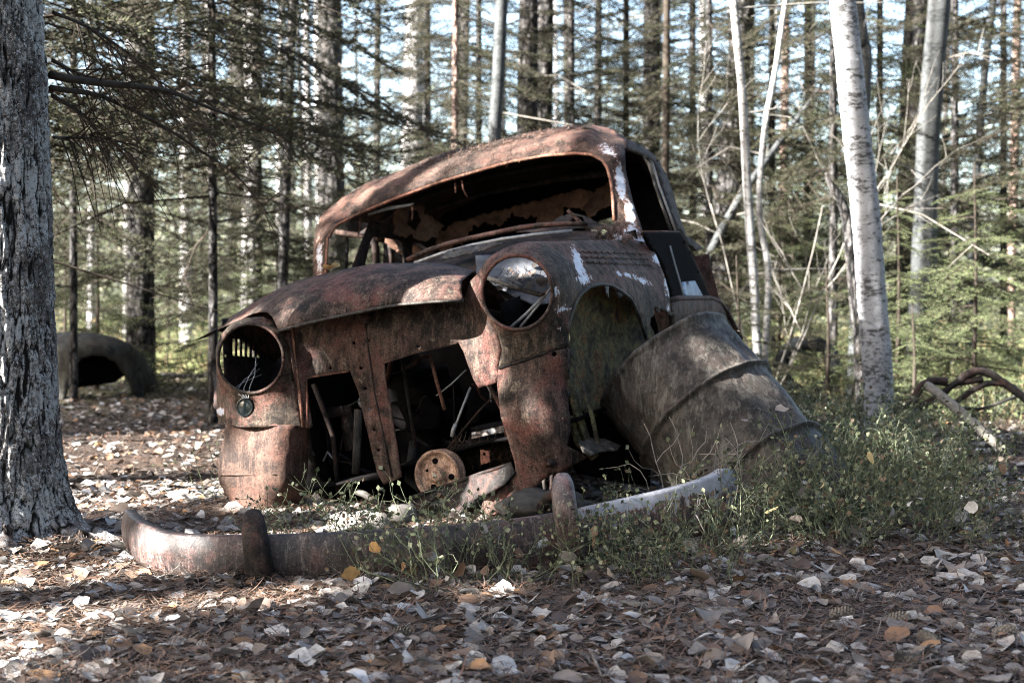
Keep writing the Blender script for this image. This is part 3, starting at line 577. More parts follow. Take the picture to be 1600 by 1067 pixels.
# bent front cross member
patch('cross_member', [(642,776,1),(700,758,1),(750,740,0),(800,724,0),(808,738,0),(790,757,1),(757,775,2),(740,782,4),(722,802,5),(700,812,4),(690,806,5),(702,780,4),(690,772,3),(668,790,2),(648,806,2),(640,795)], [], tps_t([(642,776,.10),(750,740,.08),(808,738,.05),(700,812,.02),(640,800,.06)]), M['rust_black'], wreck, sp=5, thick=.006, dent=.03, seed=71, label='torn blackened front cross member')
ring([(642,777),(700,758),(750,740),(800,724)], tps_t([(642,776,.10),(750,740,.08),(808,738,.05),(700,812,.02)]), .007, M['rust_black'], wreck, 'cross_member_lip', closed=False)
v, f = tube([hit_t(535,760,.22), hit_t(570,772,.18), hit_t(605,795,.12), hit_t(640,790,.08)], .012, 8, rough=.2); mesh('tie_rod', v, f, M['rust_drum'], wreck)
v, f = tube([hit_t(735,605,.15), hit_t(722,638,.12), hit_t(712,664,.10)], .0042, 8); sd = mesh('steering_rod', v, f, M['steel_wire'], wreck)
v, f = tube([hit_t(712,662,.10), hit_t(708,672,.10), hit_t(706,682,.10)], [.007, .0075, .006], 8); mesh('rod_end', v, f, M['steel_wire'], sd)
for pts, r, m_ in ([((672,553),(682,595),(695,640)), .007, 'rust_bright'], [((682,618),(705,600),(728,578)), .0028, 'steel_wire'], [((752,580),(790,650),(792,690)), .008, 'rust'], [((628,560),(640,640),(650,700)), .006, 'rust_black'], [((560,640),(558,700),(556,740)), .016, 'rust_drum'], [((505,720),(512,706),(520,716)), .004, 'steel_wire'], [((760,600),(766,612),(767,628)), .003, 'steel_wire'], [((780,610),(750,640),(700,700)), .004, 'rust_black'], [((490,600),(520,680),(530,780)), .010, 'rust_black'], [((852,730),(850,752),(854,775)), .008, 'rust_drum'], [((862,738),(862,758),(860,780)), .007, 'rust_black']):
    v, f = tube([hit_t(x, y, .22) for x, y in pts], r, 7); mesh('engine_rod', v, f, M[m_], wreck)
patch('pierced_bracket', [(750,702),(765,704),(766,722),(752,726)], [ell(757,709,2.4,2.6,8)], lambda x, y: hit_t(x, y, .16), M['rust_bright'], wreck, sp=4, thick=.004)
rr = random.Random(8)
for q in range(15):
    x, y = rr.uniform(500, 775), rr.uniform(560, 740); tt = rr.uniform(.25, .5); L = rr.uniform(15, 55); a_ = rr.uniform(0, 3.14)
    P_ = [hit_t(x+L*math.cos(a_)*u, y+L*math.sin(a_)*u+6*math.sin(u*3), tt+.05*u) for u in (-1, -.4, .2, 1)]
    v, f = tube([Vector(p) for p in smooth_path([tuple(p) for p in P_], 8)], rr.choice((.002, .003, .005, .009)), 6); mesh(rr.choice(('engine_hose', 'engine_wire', 'engine_pipe')), v, f, M[rr.choice(('rust_black', 'rust_black', 'tyre', 'rust'))], wreck)
patch('radiator_bracket', [(498,640),(548,632),(556,700),(540,706),(532,650),(512,654),(518,730),(504,734)], [], lambda x, y: hit_t(x, y, .3), M['rust_black'], wreck, sp=6, thick=.006, dent=.02)
patch('engine_cover', [(612,628),(668,618),(690,640),(686,668),(640,676),(616,662)], [ell(648,640,10,9,14)], lambda x, y: hit_t(x, y, .36), M['dark'], wreck, sp=6, thick=.01, dent=.02)
# torn shards along the wheel arch and the panel's edge
for q, (x, y) in enumerate([(950,450),(969,459),(893,548),(890,580),(888,612),(884,655),(1018,488),(1028,482)]):
    h_ = rr.uniform(7, 16); w_ = rr.uniform(3, 6); T_ = lambda x_, y_: SF(x_, y_)-CB*.004
    patch('torn_shard', [(x-w_, y-3), (x+w_, y-2), (x+w_*.6, y+h_*.5), (x+rr.uniform(-3, 4), y+h_), (x-w_*.5, y+h_*.55)], [], T_, M['rust_black' if q % 2 else 'rust_drum'], wreck, sp=4, thick=.003, dent=.03, seed=q)
patch('inner_apron', [(474,655),(600,640),(612,800),(470,808),(462,790)], [], lambda x, y: hit_t(x, y, .42), M['dark'], wreck, sp=9, thick=.02, dent=.08, seed=98)  # black backing sheet put where the lower opening holds only shade
patch('debris_heap', [(600,752),(612,712),(650,700),(690,690),(740,694),(800,690),(812,735),(760,760),(640,790)], [], lambda x, y: hit_t(x, y, .62), M['dark'], wreck, sp=9, thick=.02, dent=.12, seed=99)  # black sheet added to close the bright gap behind the pulley
# rear axle stub/wheel area to carry the back
v, f = tube([car(-.6, 2.2, -.60), car(0, 2.2, -.62), car(.62, 2.2, -.60)], .045, 10); mesh('rear_axle', v, f, M['rust_black'], wreck)

# ================================================================ BUMPER (lying detached)
BP = [(197,795,856,4.34),(205,805,868,4.22),(222,818,884,4.10),(255,830,897,4.02),(310,836,904,3.98),(385,836,908,3.97),(500,833,905,3.98),(620,826,900,4.01),(740,818,893,4.06),(860,803,884,4.13),(960,783,868,4.22),(1050,762,848,4.33),(1110,744,832,4.44),(1138,731,815,4.54),(1148,740,806,4.66)]
R = smooth_path(BP, 90); top = [at(r[0], r[1], r[3]) for r in R]; bot = [at(r[0], r[2], r[3]) for r in R]
bloc = (top[45]+bot[45])*.5; bloc.z = 0
bump = thing('detached_bumper', 'long curved rusty bumper lying on the leaves in front of the wreck', 'bumper', bloc)
V = []; nv_ = 21
for i in range(90):
    c = (top[i]+bot[i])*.5; tn = (top[min(i+1, 89)]-top[max(i-1, 0)]); tn.z = 0; tn.normalize(); nrm = Vector((tn.y, -tn.x, 0)); up = (top[i]-bot[i])*.5
    for k in range(nv_):
        u = k/(nv_-1)*2-1; a = u*1.25
        roll = max(0, abs(u)-.8)/.2
        V.append(c+up*min(1, max(-1, u*1.10))*(1 if abs(u) < .99 else .97)+nrm*(.024*math.cos(u*1.2)-.010-(.028 if abs(u) > .95 else 0))+nrm*.004*noise.noise(Vector((c.x*6, c.z*9, u))))
Fc = [(i*nv_+k, (i+1)*nv_+k, (i+1)*nv_+k+1, i*nv_+k+1) for i in range(89) for k in range(nv_-1)]
o = mesh('bumper_bar', V, Fc, M['rust_bumper'], bump); m = o.modifiers.new('t', 'SOLIDIFY'); m.thickness = .004
a_ = o.data.attributes.new('paint', 'FLOAT', 'POINT'); vals = np.zeros(len(V), np.float32)
for i in range(90):
    x = R[i][0]; w = min(1, max(0, (x-885)/60))*.40+min(1, max(0, (x-1080)/60))*.3+(.12 if x < 390 else 0)
    for k in range(nv_): vals[i*nv_+k] = w*(.35+.65*(k/(nv_-1)))+(.2 if (k > 15 and x > 900) else 0)
a_.data.foreach_set('value', vals)
def guard(pts, w, mat):
    V = []; n = 14; P = smooth_path([tuple(p)+(wi,) for p, wi in zip(pts, w)], 22)
    for i, r in enumerate(P):
        p = Vector(r[:3]); q = Vector(P[min(i+1, len(P)-1)][:3])-Vector(P[max(i-1, 0)][:3]); q.normalize(); ax = Vector((1, -.1, 0)); az = ax.cross(q).normalized(); ax = q.cross(az).normalized()
        for k in range(n):
            th = 2*math.pi*(k+.5)/n; cx, sy = math.cos(th), math.sin(th)
            V.append(p+ax*r[3]*math.copysign(abs(cx)**.6, cx)+az*.030*math.copysign(abs(sy)**.7, sy)*min(1, r[3]/.02))
    Fc = [(i*n+k, i*n+(k+1) % n, (i+1)*n+(k+1) % n, (i+1)*n+k) for i in range(21) for k in range(n)]+[tuple(range(n))[::-1], tuple(21*n+k for k in range(n))]
    return mesh('bumper_guard', V, Fc, mat, bump)
guard([at(398,808,4.00), at(396,812,3.98), at(397,825,3.955), at(400,850,3.935), at(405,885,3.94), at(411,914,3.97)], [.010, .029, .034, .036, .039, .040], M['rust_black'])
guard([at(879,751,4.15), at(879,755,4.12), at(880,768,4.09), at(883,795,4.07), at(889,830,4.08), at(895,872,4.12)], [.010, .028, .034, .036, .037, .038], M['rust_bumper'])
v, f = tube([at(880,765,4.16), at(858,775,4.25), at(845,795,4.4)], .02, 8, rough=.2); mesh('bumper_bracket', v, f, M['rust_black'], bump)
v, f = tube([at(400,880,4.02), at(420,870,4.2), at(440,850,4.5)], .02, 8, rough=.2); mesh('bumper_bracket', v, f, M['rust_black'], bump)

# ================================================================ DRUM
dd = Vector((.535, -.46, -.71)).normalized(); h1 = at(1102, 650, 5.20); RD = .28
dc = h1+dd*.145
drum = thing('oil_drum', 'grey lichened steel oil drum leaning against the wreck beside its wheel arch', 'drum', Vector((dc.x, dc.y, 0)))
prof = []
L0 = -.395
def hoop(c): return [(c-.024, 0), (c-.014, .001), (c-.009, .009), (c-.004, .018), (c, .020), (c+.004, .018), (c+.009, .009), (c+.014, .001), (c+.024, -.001)]
prof = [(L0-.006, -.03), (L0-.012, -.008), (L0-.010, .006), (L0, .009), (L0+.008, .006), (L0+.012, 0)]
for z in np.linspace(L0+.04, -.175, 8): prof.append((z, .0015*math.sin(z*180)))
prof += hoop(-.145)+[(z, 0) for z in np.linspace(-.11, .11, 8)]+hoop(.145)+[(z, 0) for z in np.linspace(.18, .42, 8)]+[(.43, .006), (.44, .008), (.445, 0), (.44, -.03)]
a = dd.orthogonal().normalized(); b = dd.cross(a); V = []; n = 96
V2 = []
for z, dr_ in prof:
    for k in range(n):
        th = 2*math.pi*k/n; q = Vector((math.cos(th)*2, math.sin(th)*2, z*3)); r = RD+dr_+.012*noise.noise(q)+.006*noise.noise(q*2.7)-.016*max(0, noise.noise(q*1.4+Vector((3, 1, 7))))
        V.append(dc+dd*z+(a*math.cos(th)+b*math.sin(th))*r)
m_ = len(prof); Fc = [(j*n+k, j*n+(k+1) % n, (j+1)*n+(k+1) % n, (j+1)*n+k) for j in range(m_-1) for k in range(n)]
mesh('drum_shell', V, Fc, M['rust_drum'], drum)
V = [dc+dd*(L0-.003)]+[dc+dd*(L0-.003)+(a*math.cos(2*math.pi*k/n)+b*math.sin(2*math.pi*k/n))*(RD-.028+.0) for k in range(n)]
mesh('drum_lid', V, [(0, 1+k, 1+(k+1) % n) for k in range(n)], M['rust_black'], drum)
# ================================================================ GROUND
def gz(x, y):
    z = .018*noise.noise(Vector((x*.8, y*.8, 0)))+.008*noise.noise(Vector((x*3, y*3, 1)))
    if y > 11: z += min(1, (y-11)/10)*.16*noise.noise(Vector((x*.15, y*.15, 4)))
    z += .05*math.exp(-((x+1.62)**2+(y-4.5)**2)/.14)+.05*math.exp(-((x-1.5)**2/.5+(y-5.2)**2/.6))
    return z
xs = np.unique(np.concatenate([np.arange(-4, 4.01, .07), np.linspace(4, 12, 20), -np.linspace(4, 12, 20), np.linspace(12, 150, 22), -np.linspace(12, 150, 22)]))
ys = np.unique(np.concatenate([np.linspace(-30, 1.6, 14), np.arange(1.6, 10, .07), np.linspace(10, 26, 40), np.linspace(26, 220, 26)]))
V = [(x, y, gz(x, y)) for y in ys for x in xs]; nx = len(xs)
Fc = np.array([(j*nx+i, j*nx+i+1, (j+1)*nx+i+1, (j+1)*nx+i) for j in range(len(ys)-1) for i in range(nx-1)])
props(mesh('ground', V, Fc, M['soil']), kind='structure')

def emit(name, T, mat, parent=None, **k):
    """T: (n, m, 3) arrays of separate polygons"""
    n, m, _ = T.shape
    o = mesh(name, T.reshape(-1, 3), np.arange(n*m).reshape(n, m), mat, parent, smooth=False, **k); return o
# ---------------- leaf litter
def leaf_template():
    w = [0, .33, .46, .38, 0]; y = [-.5, -.28, 0, .28, .55]
    v = [(0, y[0]), (0, y[1]), (0, y[2]), (0, y[3]), (0, .50), (-w[1], y[1]), (-w[2], y[2]), (-w[3], y[3]), (w[1], y[1]), (w[2], y[2]), (w[3], y[3]), (-.20, .44), (.20, .44), (-.22,-.40), (.22,-.40)]
    f = [(0, 14, 8, 1), (1, 8, 9, 2), (2, 9, 10, 3), (3, 10, 12, 4), (0, 1, 5, 13), (1, 2, 6, 5), (2, 3, 7, 6), (3, 4, 11, 7)]
    return np.array(v), np.array(f)
LV, LF = leaf_template()
def leaves(pos, nrm_tilt, size, rng, curl=1.0, zrot=None):
    n = len(pos); k = len(LV)
    th = rng.uniform(0, 2*np.pi, n) if zrot is None else zrot
    sx = size*rng.uniform(.75, 1.1, n); sy = size*rng.uniform(.9, 1.25, n)
    x = LV[None, :, 0]*sx[:, None]*(1+.16*rng.normal(size=(n, k))); y = LV[None, :, 1]*sy[:, None]+.035*size[:, None]*rng.normal(size=(n, k))
    c1 = rng.normal(0, 5*curl, n)[:, None]; c2 = rng.normal(1, 7*curl, n)[:, None]; c3 = rng.normal(0, 5*curl, n)[:, None]
    z = c1*y*y+c2*x*x+c3*x*y+.02*size[:, None]*rng.normal(size=(n, k))
    fold = rng.uniform(-.15, .6, n)[:, None]; z = z+fold*np.abs(x)
    a = rng.normal(0, nrm_tilt, n); b = rng.normal(0, nrm_tilt, n)
    ca, sa = np.cos(a)[:, None], np.sin(a)[:, None]; y, z = y*ca-z*sa, y*sa+z*ca
    cb, sb = np.cos(b)[:, None], np.sin(b)[:, None]; x, z = x*cb-z*sb, x*sb+z*cb
    ct, st = np.cos(th)[:, None], np.sin(th)[:, None]; X = x*ct-y*st; Y = x*st+y*ct
    low = z.min(1, keepdims=True)
    P = np.stack([X+pos[:, None, 0], Y+pos[:, None, 1], z-low*.75+pos[:, None, 2]], -1)
    Fx = (LF[None]+(np.arange(n)*k)[:, None, None]).reshape(-1, 4)
    return P.reshape(-1, 3), Fx
def frustum_pts(n, y0, y1, rng, marg=.6):
    P = []
    while len(P) < n:
        y = math.sqrt(rng.uniform(y0*y0, y1*y1)); x = rng.uniform(-1, 1)*(y*.42+marg)+(-.02*y); P.append((x, y))
    return P
rng = np.random.default_rng(3)
def litter_pts(n, y0, y1, thin=0, z0=.002, z1=.012):
    out = []
    for x, y in frustum_pts(n, y0, y1, rng):
        d = noise.noise(Vector((x*1.7, y*1.7, 5)))+.6*noise.noise(Vector((x*5, y*5, 9)))
        if d < rng.uniform(-.9, .15)*.75+thin: continue
        out.append((x, y, gz(x, y)+rng.uniform(z0, z1)))
    return np.array(out)
p1 = litter_pts(23000, 2.2, 6.0, -.06, .002, .014); p2 = litter_pts(12500, 6.0, 14.0, .0)
s1 = rng.choice([.022, .032, .042, .055, .068], len(p1), p=[.32, .28, .23, .13, .04])*rng.uniform(.8, 1.1, len(p1)); s2 = rng.uniform(.03, .056, len(p2))
p3 = np.concatenate([litter_pts(15000, 2.2, 5.6, -.5, .0, .010), litter_pts(9000, 5.6, 11, -.5, .0, .010)]); a3, f3 = leaves(p3, .35, np.where(p3[:, 1] > 5.6, 1.6, 1)*rng.uniform(.009, .024, len(p3)), rng, 2.0)
props(mesh('leaf_crumbs', a3, f3, M['crumbs']), kind='stuff')
a, fa = leaves(p1, .2, s1, rng, 1.0); b, fb = leaves(p2, .2, s2, rng, .7)
lit = mesh('leaf_litter', np.concatenate([a, b]), np.concatenate([fa, fb+len(a)]), M['litter'], smooth=True)
props(lit, kind='stuff')
# ---------------- fallen needles and crumbs of twig
def strips(P0, P1, w, rng, up=None):
    """thin needle = bent quad strip of 2"""
    d = P1-P0; n = len(P0); side = np.cross(d, [0, 0, 1.0]); side /= np.linalg.norm(side, axis=1, keepdims=True)+1e-9
    ww = (w*.5)[:, None] if hasattr(w, '__len__') else w*.5
    mid = (P0+P1)*.5+rng.normal(0, .06, (n, 3))*np.linalg.norm(d, axis=1, keepdims=True)*np.array([1, 1, .5])
    q1 = np.stack([P0-side*ww, P0+side*ww, mid+side*ww, mid-side*ww], 1); q2 = np.stack([mid-side*ww, mid+side*ww, P1+side*ww*.4, P1-side*ww*.4], 1)
    return np.concatenate([q1, q2])
def needles_on(n, y0, y1, L=(.03, .07), w=.0021, zmax=.022):
    xy = np.array(frustum_pts(n, y0, y1, rng, .25)); z = np.array([gz(*q) for q in xy])+rng.uniform(.001, zmax, n)
    th = rng.uniform(0, 2*np.pi, n); l = rng.uniform(*L, n); dz = rng.normal(0, .18, n)*l
    P0 = np.column_stack([xy, z]); P1 = P0+np.column_stack([np.cos(th)*l, np.sin(th)*l, dz]); P1[:, 2] = np.maximum(P1[:, 2], z-.0)
    return strips(P0, P1, rng.uniform(w*.7, w*1.4, n), rng)
props(emit('fallen_needles', np.concatenate([needles_on(70000, 2.2, 5.4, (.03, .07),   .0019, .026), needles_on(12000, 2.2, 5.4, (.05, .12), .0026, .03), needles_on(26000, 5.2, 11, (.04, .09), .0036)]), M['needles_dry']), kind='stuff')

# ---------------- needle piles on the wreck
def pile(fn, n, poly, name, label, L=(.02, .06), w=.0018, lift=.02, mat='needles_dry'):
    P0 = []; x0, y0 = np.min(poly, 0); x1, y1 = np.max(poly, 0)
    while len(P0) < n:
        x, y = rng.uniform(x0, x1), rng.uniform(y0, y1)
        if inside(poly, [x], [y])[0]: P0.append(tuple(fn(x, y)+Vector((0, 0, rng.uniform(0, lift)))))
    P0 = np.array(P0); d = rng.normal(size=(n, 3))*np.array([1, 1, .45]); d /= np.linalg.norm(d, axis=1, keepdims=True)
    o = emit(name, strips(P0, P0+d*rng.uniform(*L, n)[:, None], w, rng), M[mat]); return props(o, label, kind='stuff')
pile(lambda x, y: SR(x, y)-CB*.008, 1500, np.array([(640,262),(700,238),(775,221),(860,202),(920,197),(920,202),(860,210),(780,230),(700,250),(650,268)]), 'roof_needles', 'brown pine needles heaped along the roof edge', L=(.012, .04), lift=.010, w=.0022)
pile(lambda x, y: SR(x, y)-CB*.01, 130, np.array([(580,300),(700,262),(860,225),(950,225),(860,240),(700,275)]), 'roof_needles_scattered', 'few pale needles stuck to the roof brow', lift=.004, w=.0022)
pile(lambda x, y: hit_t(x, y, .30), 900, np.array([(700,700),(740,696),(800,698),(806,722),(770,726),(745,735),(720,720)]), 'engine_bay_needles', 'orange pine needles heaped behind the pulley in the engine bay', lift=.03, L=(.03, .08), w=.0022)
pile(lambda x, y: IR(x, y)-CB*.02, 220, np.array([(800,430),(860,440),(862,455),(810,448),(760,455),(755,448)]), 'headlight_needles', 'dry needles inside the raised headlight opening', lift=.03, w=.003)
pile(lambda x, y: CW(x, y)-CB*.03, 500, np.array([(925,366),(960,362),(1000,376),(990,382),(940,378)]), 'cowl_needles', 'dark needles caught at the base of the windscreen pillar', lift=.03, w=.0022, mat='needles_dry')

def leafset(name, pts, sizes, mat, label, tilt=.4, kind='stuff'):
    P, Fx = leaves(np.array([tuple(p) for p in pts]), tilt, np.array(sizes, float), rng, .8); return props(mesh(name, P, Fx, M[mat]), label, kind=kind)
leafset('caught_leaves', [IR(x, y)-CB*.03 for x, y in [(805,428),(820,436),(835,430),(850,444),(812,446),(830,452),(765,452),(780,456),(795,452),(842,418),(825,424)]], [.05]*11, 'litter', 'dry leaves lying inside the raised headlight opening', .7)
leafset('yellow_leaves', [SH(x, y)-CB*.0+CU*.012 for x, y in [(505,427),(512,425),(519,423),(526,422)]], [.035]*4, 'yellow_leaf', 'yellow leaves on the hood beside the left pillar', .5)
leafset('drum_leaves', [at(1222,642,4.86), at(1232,644,4.86), at(1150,518,4.76), at(1164,657,4.80)], [.05, .035, .035, .03], 'litter', 'pale leaves lying on the drum ridges', .3)
leafset('roof_leaf', [SR(918, 201)-CB*.02], [.05], 'litter', 'single pale leaf on the roof top', .2)
lv = []
for x, y, d in [(585,862,3.88),(548,905,3.82),(1225,748,4.4),(1288,762,4.3),(1360,722,4.5),(1205,800,4.35),(1128,915,4.0),(1240,925,3.9),(1312,868,4.1),(1238,870,4.2)]: lv.append(at(x, y, d))
P, Fx = leaves(np.array([tuple(p) for p in lv]), 1.0, np.full(len(lv), .042), rng, .7)
props(mesh('caught_leaves', P, Fx, M['yellow_leaf']), 'yellow and brown leaves caught in the bilberry twigs', kind='stuff')

# ================================================================ LEFT PINE
def pine_big():
    t = thing('pine_tree', 'large close pine trunk with cracked grey bark at the left edge', 'pine tree', Vector((-1.63, 4.5, 0)))
    n = 240; zs = np.concatenate([np.linspace(-.08, 2.3, 330), np.linspace(2.4, 12, 30)]); V = []; CK = []
    for z in zs:
        cx = -1.635+.012*math.sin(z*2.2)-.006*z; fl = .085*math.exp(-max(0, z)/.16)+.025*math.exp(-max(0, z)/.6); r0 = .176-.008*z+fl*1.1
        for k in range(n):
            th = 2*math.pi*k/n; c, s = math.cos(th), math.sin(th)
            r = r0+.06*math.exp(-max(0, z)/.13)*max(0, math.cos(th*5+.6))+.012*noise.noise(Vector((c*1.2, s*1.2, z*1.1)))
            q = Vector((c*6.2, s*6.2, z*4.8)); q = q+Vector((noise.noise(q*1.2), noise.noise(q*1.2+Vector((5, 0, 0))), noise.noise(q*1.2+Vector((0, 5, 0)))))*.8
            d = noise.voronoi(q)[0]; e = min(1, (d[1]-d[0])/.32)
            r += .014*(e**.6-1)+.005*noise.noise(Vector((c*16, s*16, z*40)))+.006*noise.noise(Vector((c*7, s*7, z*22)))
            V.append((cx+c*r, 4.5+s*r, z)); CK.append(e)
    Fc = np.array([(j*n+k, j*n+(k+1) % n, (j+1)*n+(k+1) % n, (j+1)*n+k) for j in range(len(zs)-1) for k in range(n)])
    tr = mesh('trunk', V, Fc, M['pine_close'], t); tr.data.attributes.new('crack', 'FLOAT', 'POINT').data.foreach_set('value', np.array(CK, dtype=np.float32))
    for pts, r in ([[(-1.52,4.46,.10),(-1.40,4.42,.05),(-1.28,4.44,.025),(-1.16,4.40,-.01)], [.07,.05,.035,.015]], [[(-1.6,4.36,.08),(-1.52,4.22,.03),(-1.45,4.12,-.01)], [.07,.045,.02]], [[(-1.72,4.36,.08),(-1.80,4.2,.02),(-1.85,4.1,-.02)], [.07,.045,.02]]):
        q = smooth_path([tuple(p)+(a,) for p, a in zip(pts, r)], 14); v, f = tube([p[:3] for p in q], [p[3] for p in q], 12, rough=.5, seed=pts[0][0]); mesh('root', v, f, M['pine'], t)
    bs = [([(80,118,4.6),(140,128,4.8),(215,136,5.0),(270,145,5.2),(330,170,5.5),(400,196,5.8),(430,205,6.0)], .014), ([(80,138,4.6),(150,148,4.9),(190,165,5.1),(250,195,5.4),(320,240,5.8),(370,275,6.1),(410,322,6.3)], .010), ([(83,150,4.6),(130,180,4.9),(160,212,5.2),(192,232,5.4)], .008), ([(83,95,4.6),(130,118,4.9),(190,130,5.2)], .007), ([(84,215,4.6),(120,215,4.8),(150,206,5.0)], .005), ([(84,20,4.6),(150,50,5.0),(230,110,5.5),(300,200,6)], .007)]
    for pts, r in bs:
        W = [at(*p) for p in pts]; q = smooth_path([tuple(p) for p in W], 16); rr = np.linspace(r, r*.25, 16)
        mb = MB(); mb.add(*tube([Vector(p) for p in q], rr, 6, rough=.3))
        for i in range(3, 16):
            for _ in range(2):
                p = Vector(q[i]); d = Vector((random.uniform(.1, .6), random.uniform(-.2, .5), random.uniform(-.8, .25))).normalized(); L = random.uniform(.08, .35)
                m_ = p+d*L*.5+Vector((0, 0, random.uniform(-.02, .03))); e = p+d*L+Vector((0, 0, -.05))
                mb.add(*tube([p, m_, e], [.0035, .0022, .001], 4))
        mb.build('dead_branch', M['dark_twig'], t)
    return t
pine_big()

# ================================================================ SPRUCE SPRAYS
def spray(rng, L=1.0, n_side=20, needle=.030, nw=.0065, step=.022, wid=.42, sub=3):
    """flat drooping bough along +x; returns (needle tris, twig segments)"""
    N = []; S = []
    def twig(p, d, l, lev, r):
        d = d/np.linalg.norm(d); q = p+d*l+np.array([0, 0, -.05*l*l]); S.append((p, q, r))
        k = max(2, int(l/step)); u = np.linspace(.05, 1, k)[:, None]; base = p+(q-p)*u
        for sgn in (-1, 1, 0):
            side = np.cross(d, [0, 0, 1.0]); side /= np.linalg.norm(side)+1e-9
            dirn = d*rng.uniform(.4, .9, (k, 1))+side*sgn*rng.uniform(.5, 1, (k, 1))+np.array([0, 0, 1.0])*(rng.uniform(-.25, .45, (k, 1)) if sgn else rng.uniform(.3, .8, (k, 1)))
            dirn /= np.linalg.norm(dirn, axis=1, keepdims=True); tip = base+dirn*needle*rng.uniform(.7, 1.2, (k, 1))
            w = np.cross(dirn, rng.normal(size=(k, 3))); w /= np.linalg.norm(w, axis=1, keepdims=True)+1e-9
            N.append(np.stack([base-w*nw*.5, base+w*nw*.5, tip], 1))
    droop = rng.uniform(.10, .28)
    ax = lambda u: np.array([L*u, .03*L*math.sin(u*4), -droop*L*u**1.5+.06*L*u])
    for i in range(6): S.append((ax(i/6), ax((i+1)/6), .006*(1.1-i/6)))
    for i in range(n_side):
        u = .12+.86*(i+.5)/n_side; p = ax(u); sg = 1 if i % 2 else -1; l = wid*L*(1.05-u)**.7*rng.uniform(.6, 1.1)*min(1, u*4)
        d = np.array([.75, sg*rng.uniform(.65, 1.0), rng.uniform(-.35, .05)]); twig(p, d, l, 0, .003)
        dn = d/np.linalg.norm(d)
        for j in range(sub):
            pp = p+dn*l*(j+.8)/(sub+.6); s2 = 1 if j % 2 else -1
            d2 = dn*1.0+np.array([-dn[1], dn[0], 0])*s2*.75+np.array([0, 0, rng.uniform(-.35, .0)]); twig(pp, d2, l*.42*rng.uniform(.6, 1.1), 1, .0015)
    twig(ax(.9), np.array([1, 0, -.1]), .12*L, 0, .002)
    return np.concatenate(N), S
def segs_to_tris(S, tw=1.0):
    P0 = np.array([s[0] for s in S]); P1 = np.array([s[1] for s in S]); r = np.array([s[2] for s in S])[:, None]*tw
    d = P1-P0; a = np.cross(d, [0, 0, 1.0]); a /= np.linalg.norm(a, axis=1, keepdims=True)+1e-9; b = np.cross(d, a); b /= np.linalg.norm(b, axis=1, keepdims=True)+1e-9
    v = [a, -.5*a+.866*b, -.5*a-.866*b]; T = []
    for i in range(3):
        j = (i+1) % 3; T.append(np.stack([P0+v[i]*r, P0+v[j]*r, P1+v[j]*r*.7, P1+v[i]*r*.7], 1))
    return np.concatenate(T)
rs = np.random.default_rng(11)
SP_MID = [spray(rs) for _ in range(5)]
SP_MID = [(a, segs_to_tris(b)) for a, b in SP_MID]
SP_FAR = [spray(rs, n_side=12, needle=.042, nw=.011, step=.045, sub=2) for _ in range(4)]
SP_FAR = [(a, segs_to_tris(b, 1.5)) for a, b in SP_FAR]
def rotz(a): c, s = math.cos(a), math.sin(a); return np.array([[c, -s, 0], [s, c, 0], [0, 0, 1]])
def roty(a): c, s = math.cos(a), math.sin(a); return np.array([[c, 0, s], [0, 1, 0], [-s, 0, c]])
def rotx(a): c, s = math.cos(a), math.sin(a); return np.array([[1, 0, 0], [0, c, -s], [0, s, c]])
def boughs(specs, lib, rng):
    """specs: (pos, azimuth, pitch, scale) -> needle tris, wood quads"""
    N = []; W = []
    for pos, az, pt, sc in specs:
        n, w = lib[rng.integers(len(lib))]; Rm = rotz(az)@roty(pt)@rotx(rng.uniform(-.35, .35))*sc
        N.append(n@Rm.T+np.array(pos)); W.append(w@Rm.T+np.array(pos))
    return np.concatenate(N), np.concatenate(W)
def spruce_specs(h0, h1, H, R, rng, per=4, dz=.28, gaps=.2, base=(0, 0, 0)):
    out = []; z = h0
    while z < h1:
        k = per if rng.random() > .2 else per-1; a0 = rng.uniform(0, 6.28)
        for i in range(k):
            if rng.random() < gaps: continue
            L = R*max(.12, (H-z)/H)**.8*rng.uniform(.65, 1.15)
            out.append(((base[0], base[1], base[2]+z+rng.uniform(-.08, .08)), a0+i*6.283/k+rng.uniform(-.35, .35), rng.uniform(-.15, .35), L))
        z += dz*rng.uniform(.7, 1.3)
    return out
def trunk_mesh(path, radii, mat, parent, n=14, seg=26, name='trunk', rough=.10, seed=0):
    q = smooth_path([tuple(p)+(r,) for p, r in zip(path, radii)], seg)
    v, f = tube([Vector(p[:3]) for p in q], [p[3] for p in q], n, rough=rough, seed=seed); return mesh(name, v, f, mat, parent)
def px_path(pts, Y, wpx, H=9.0, taper=.55, dY=0):
    """(px,py) column seen at distance Y -> world path from the ground up to H"""
    P = [at(x, y, Y+(dY*(470-y)/470)) for x, y in pts]; P.sort(key=lambda p: p.z)
    out = []
    if P[0].z > .05:
        d = (P[1]-P[0]); d = d/d.z if abs(d.z) > 1e-3 else Vector((0, 0, 1)); b = P[0]-d*(P[0].z+.08); out.append(b)
    out += P; d = P[-1]-P[-2]; d = d/d.z; d = Vector((max(-.12, min(.12, d.x)), max(-.1, min(.1, d.y)), 1))
    z = P[-1].z; out.append(P[-1]+d*(H-z)*.5); out.append(P[-1]+d*(H-z))
    r0 = wpx/2/F*Y; R_ = [r0*(1.12-(1.12-taper)*max(0, p.z)/H) for p in out]; R_[0] = r0*1.3
    return out, R_
TREES = []
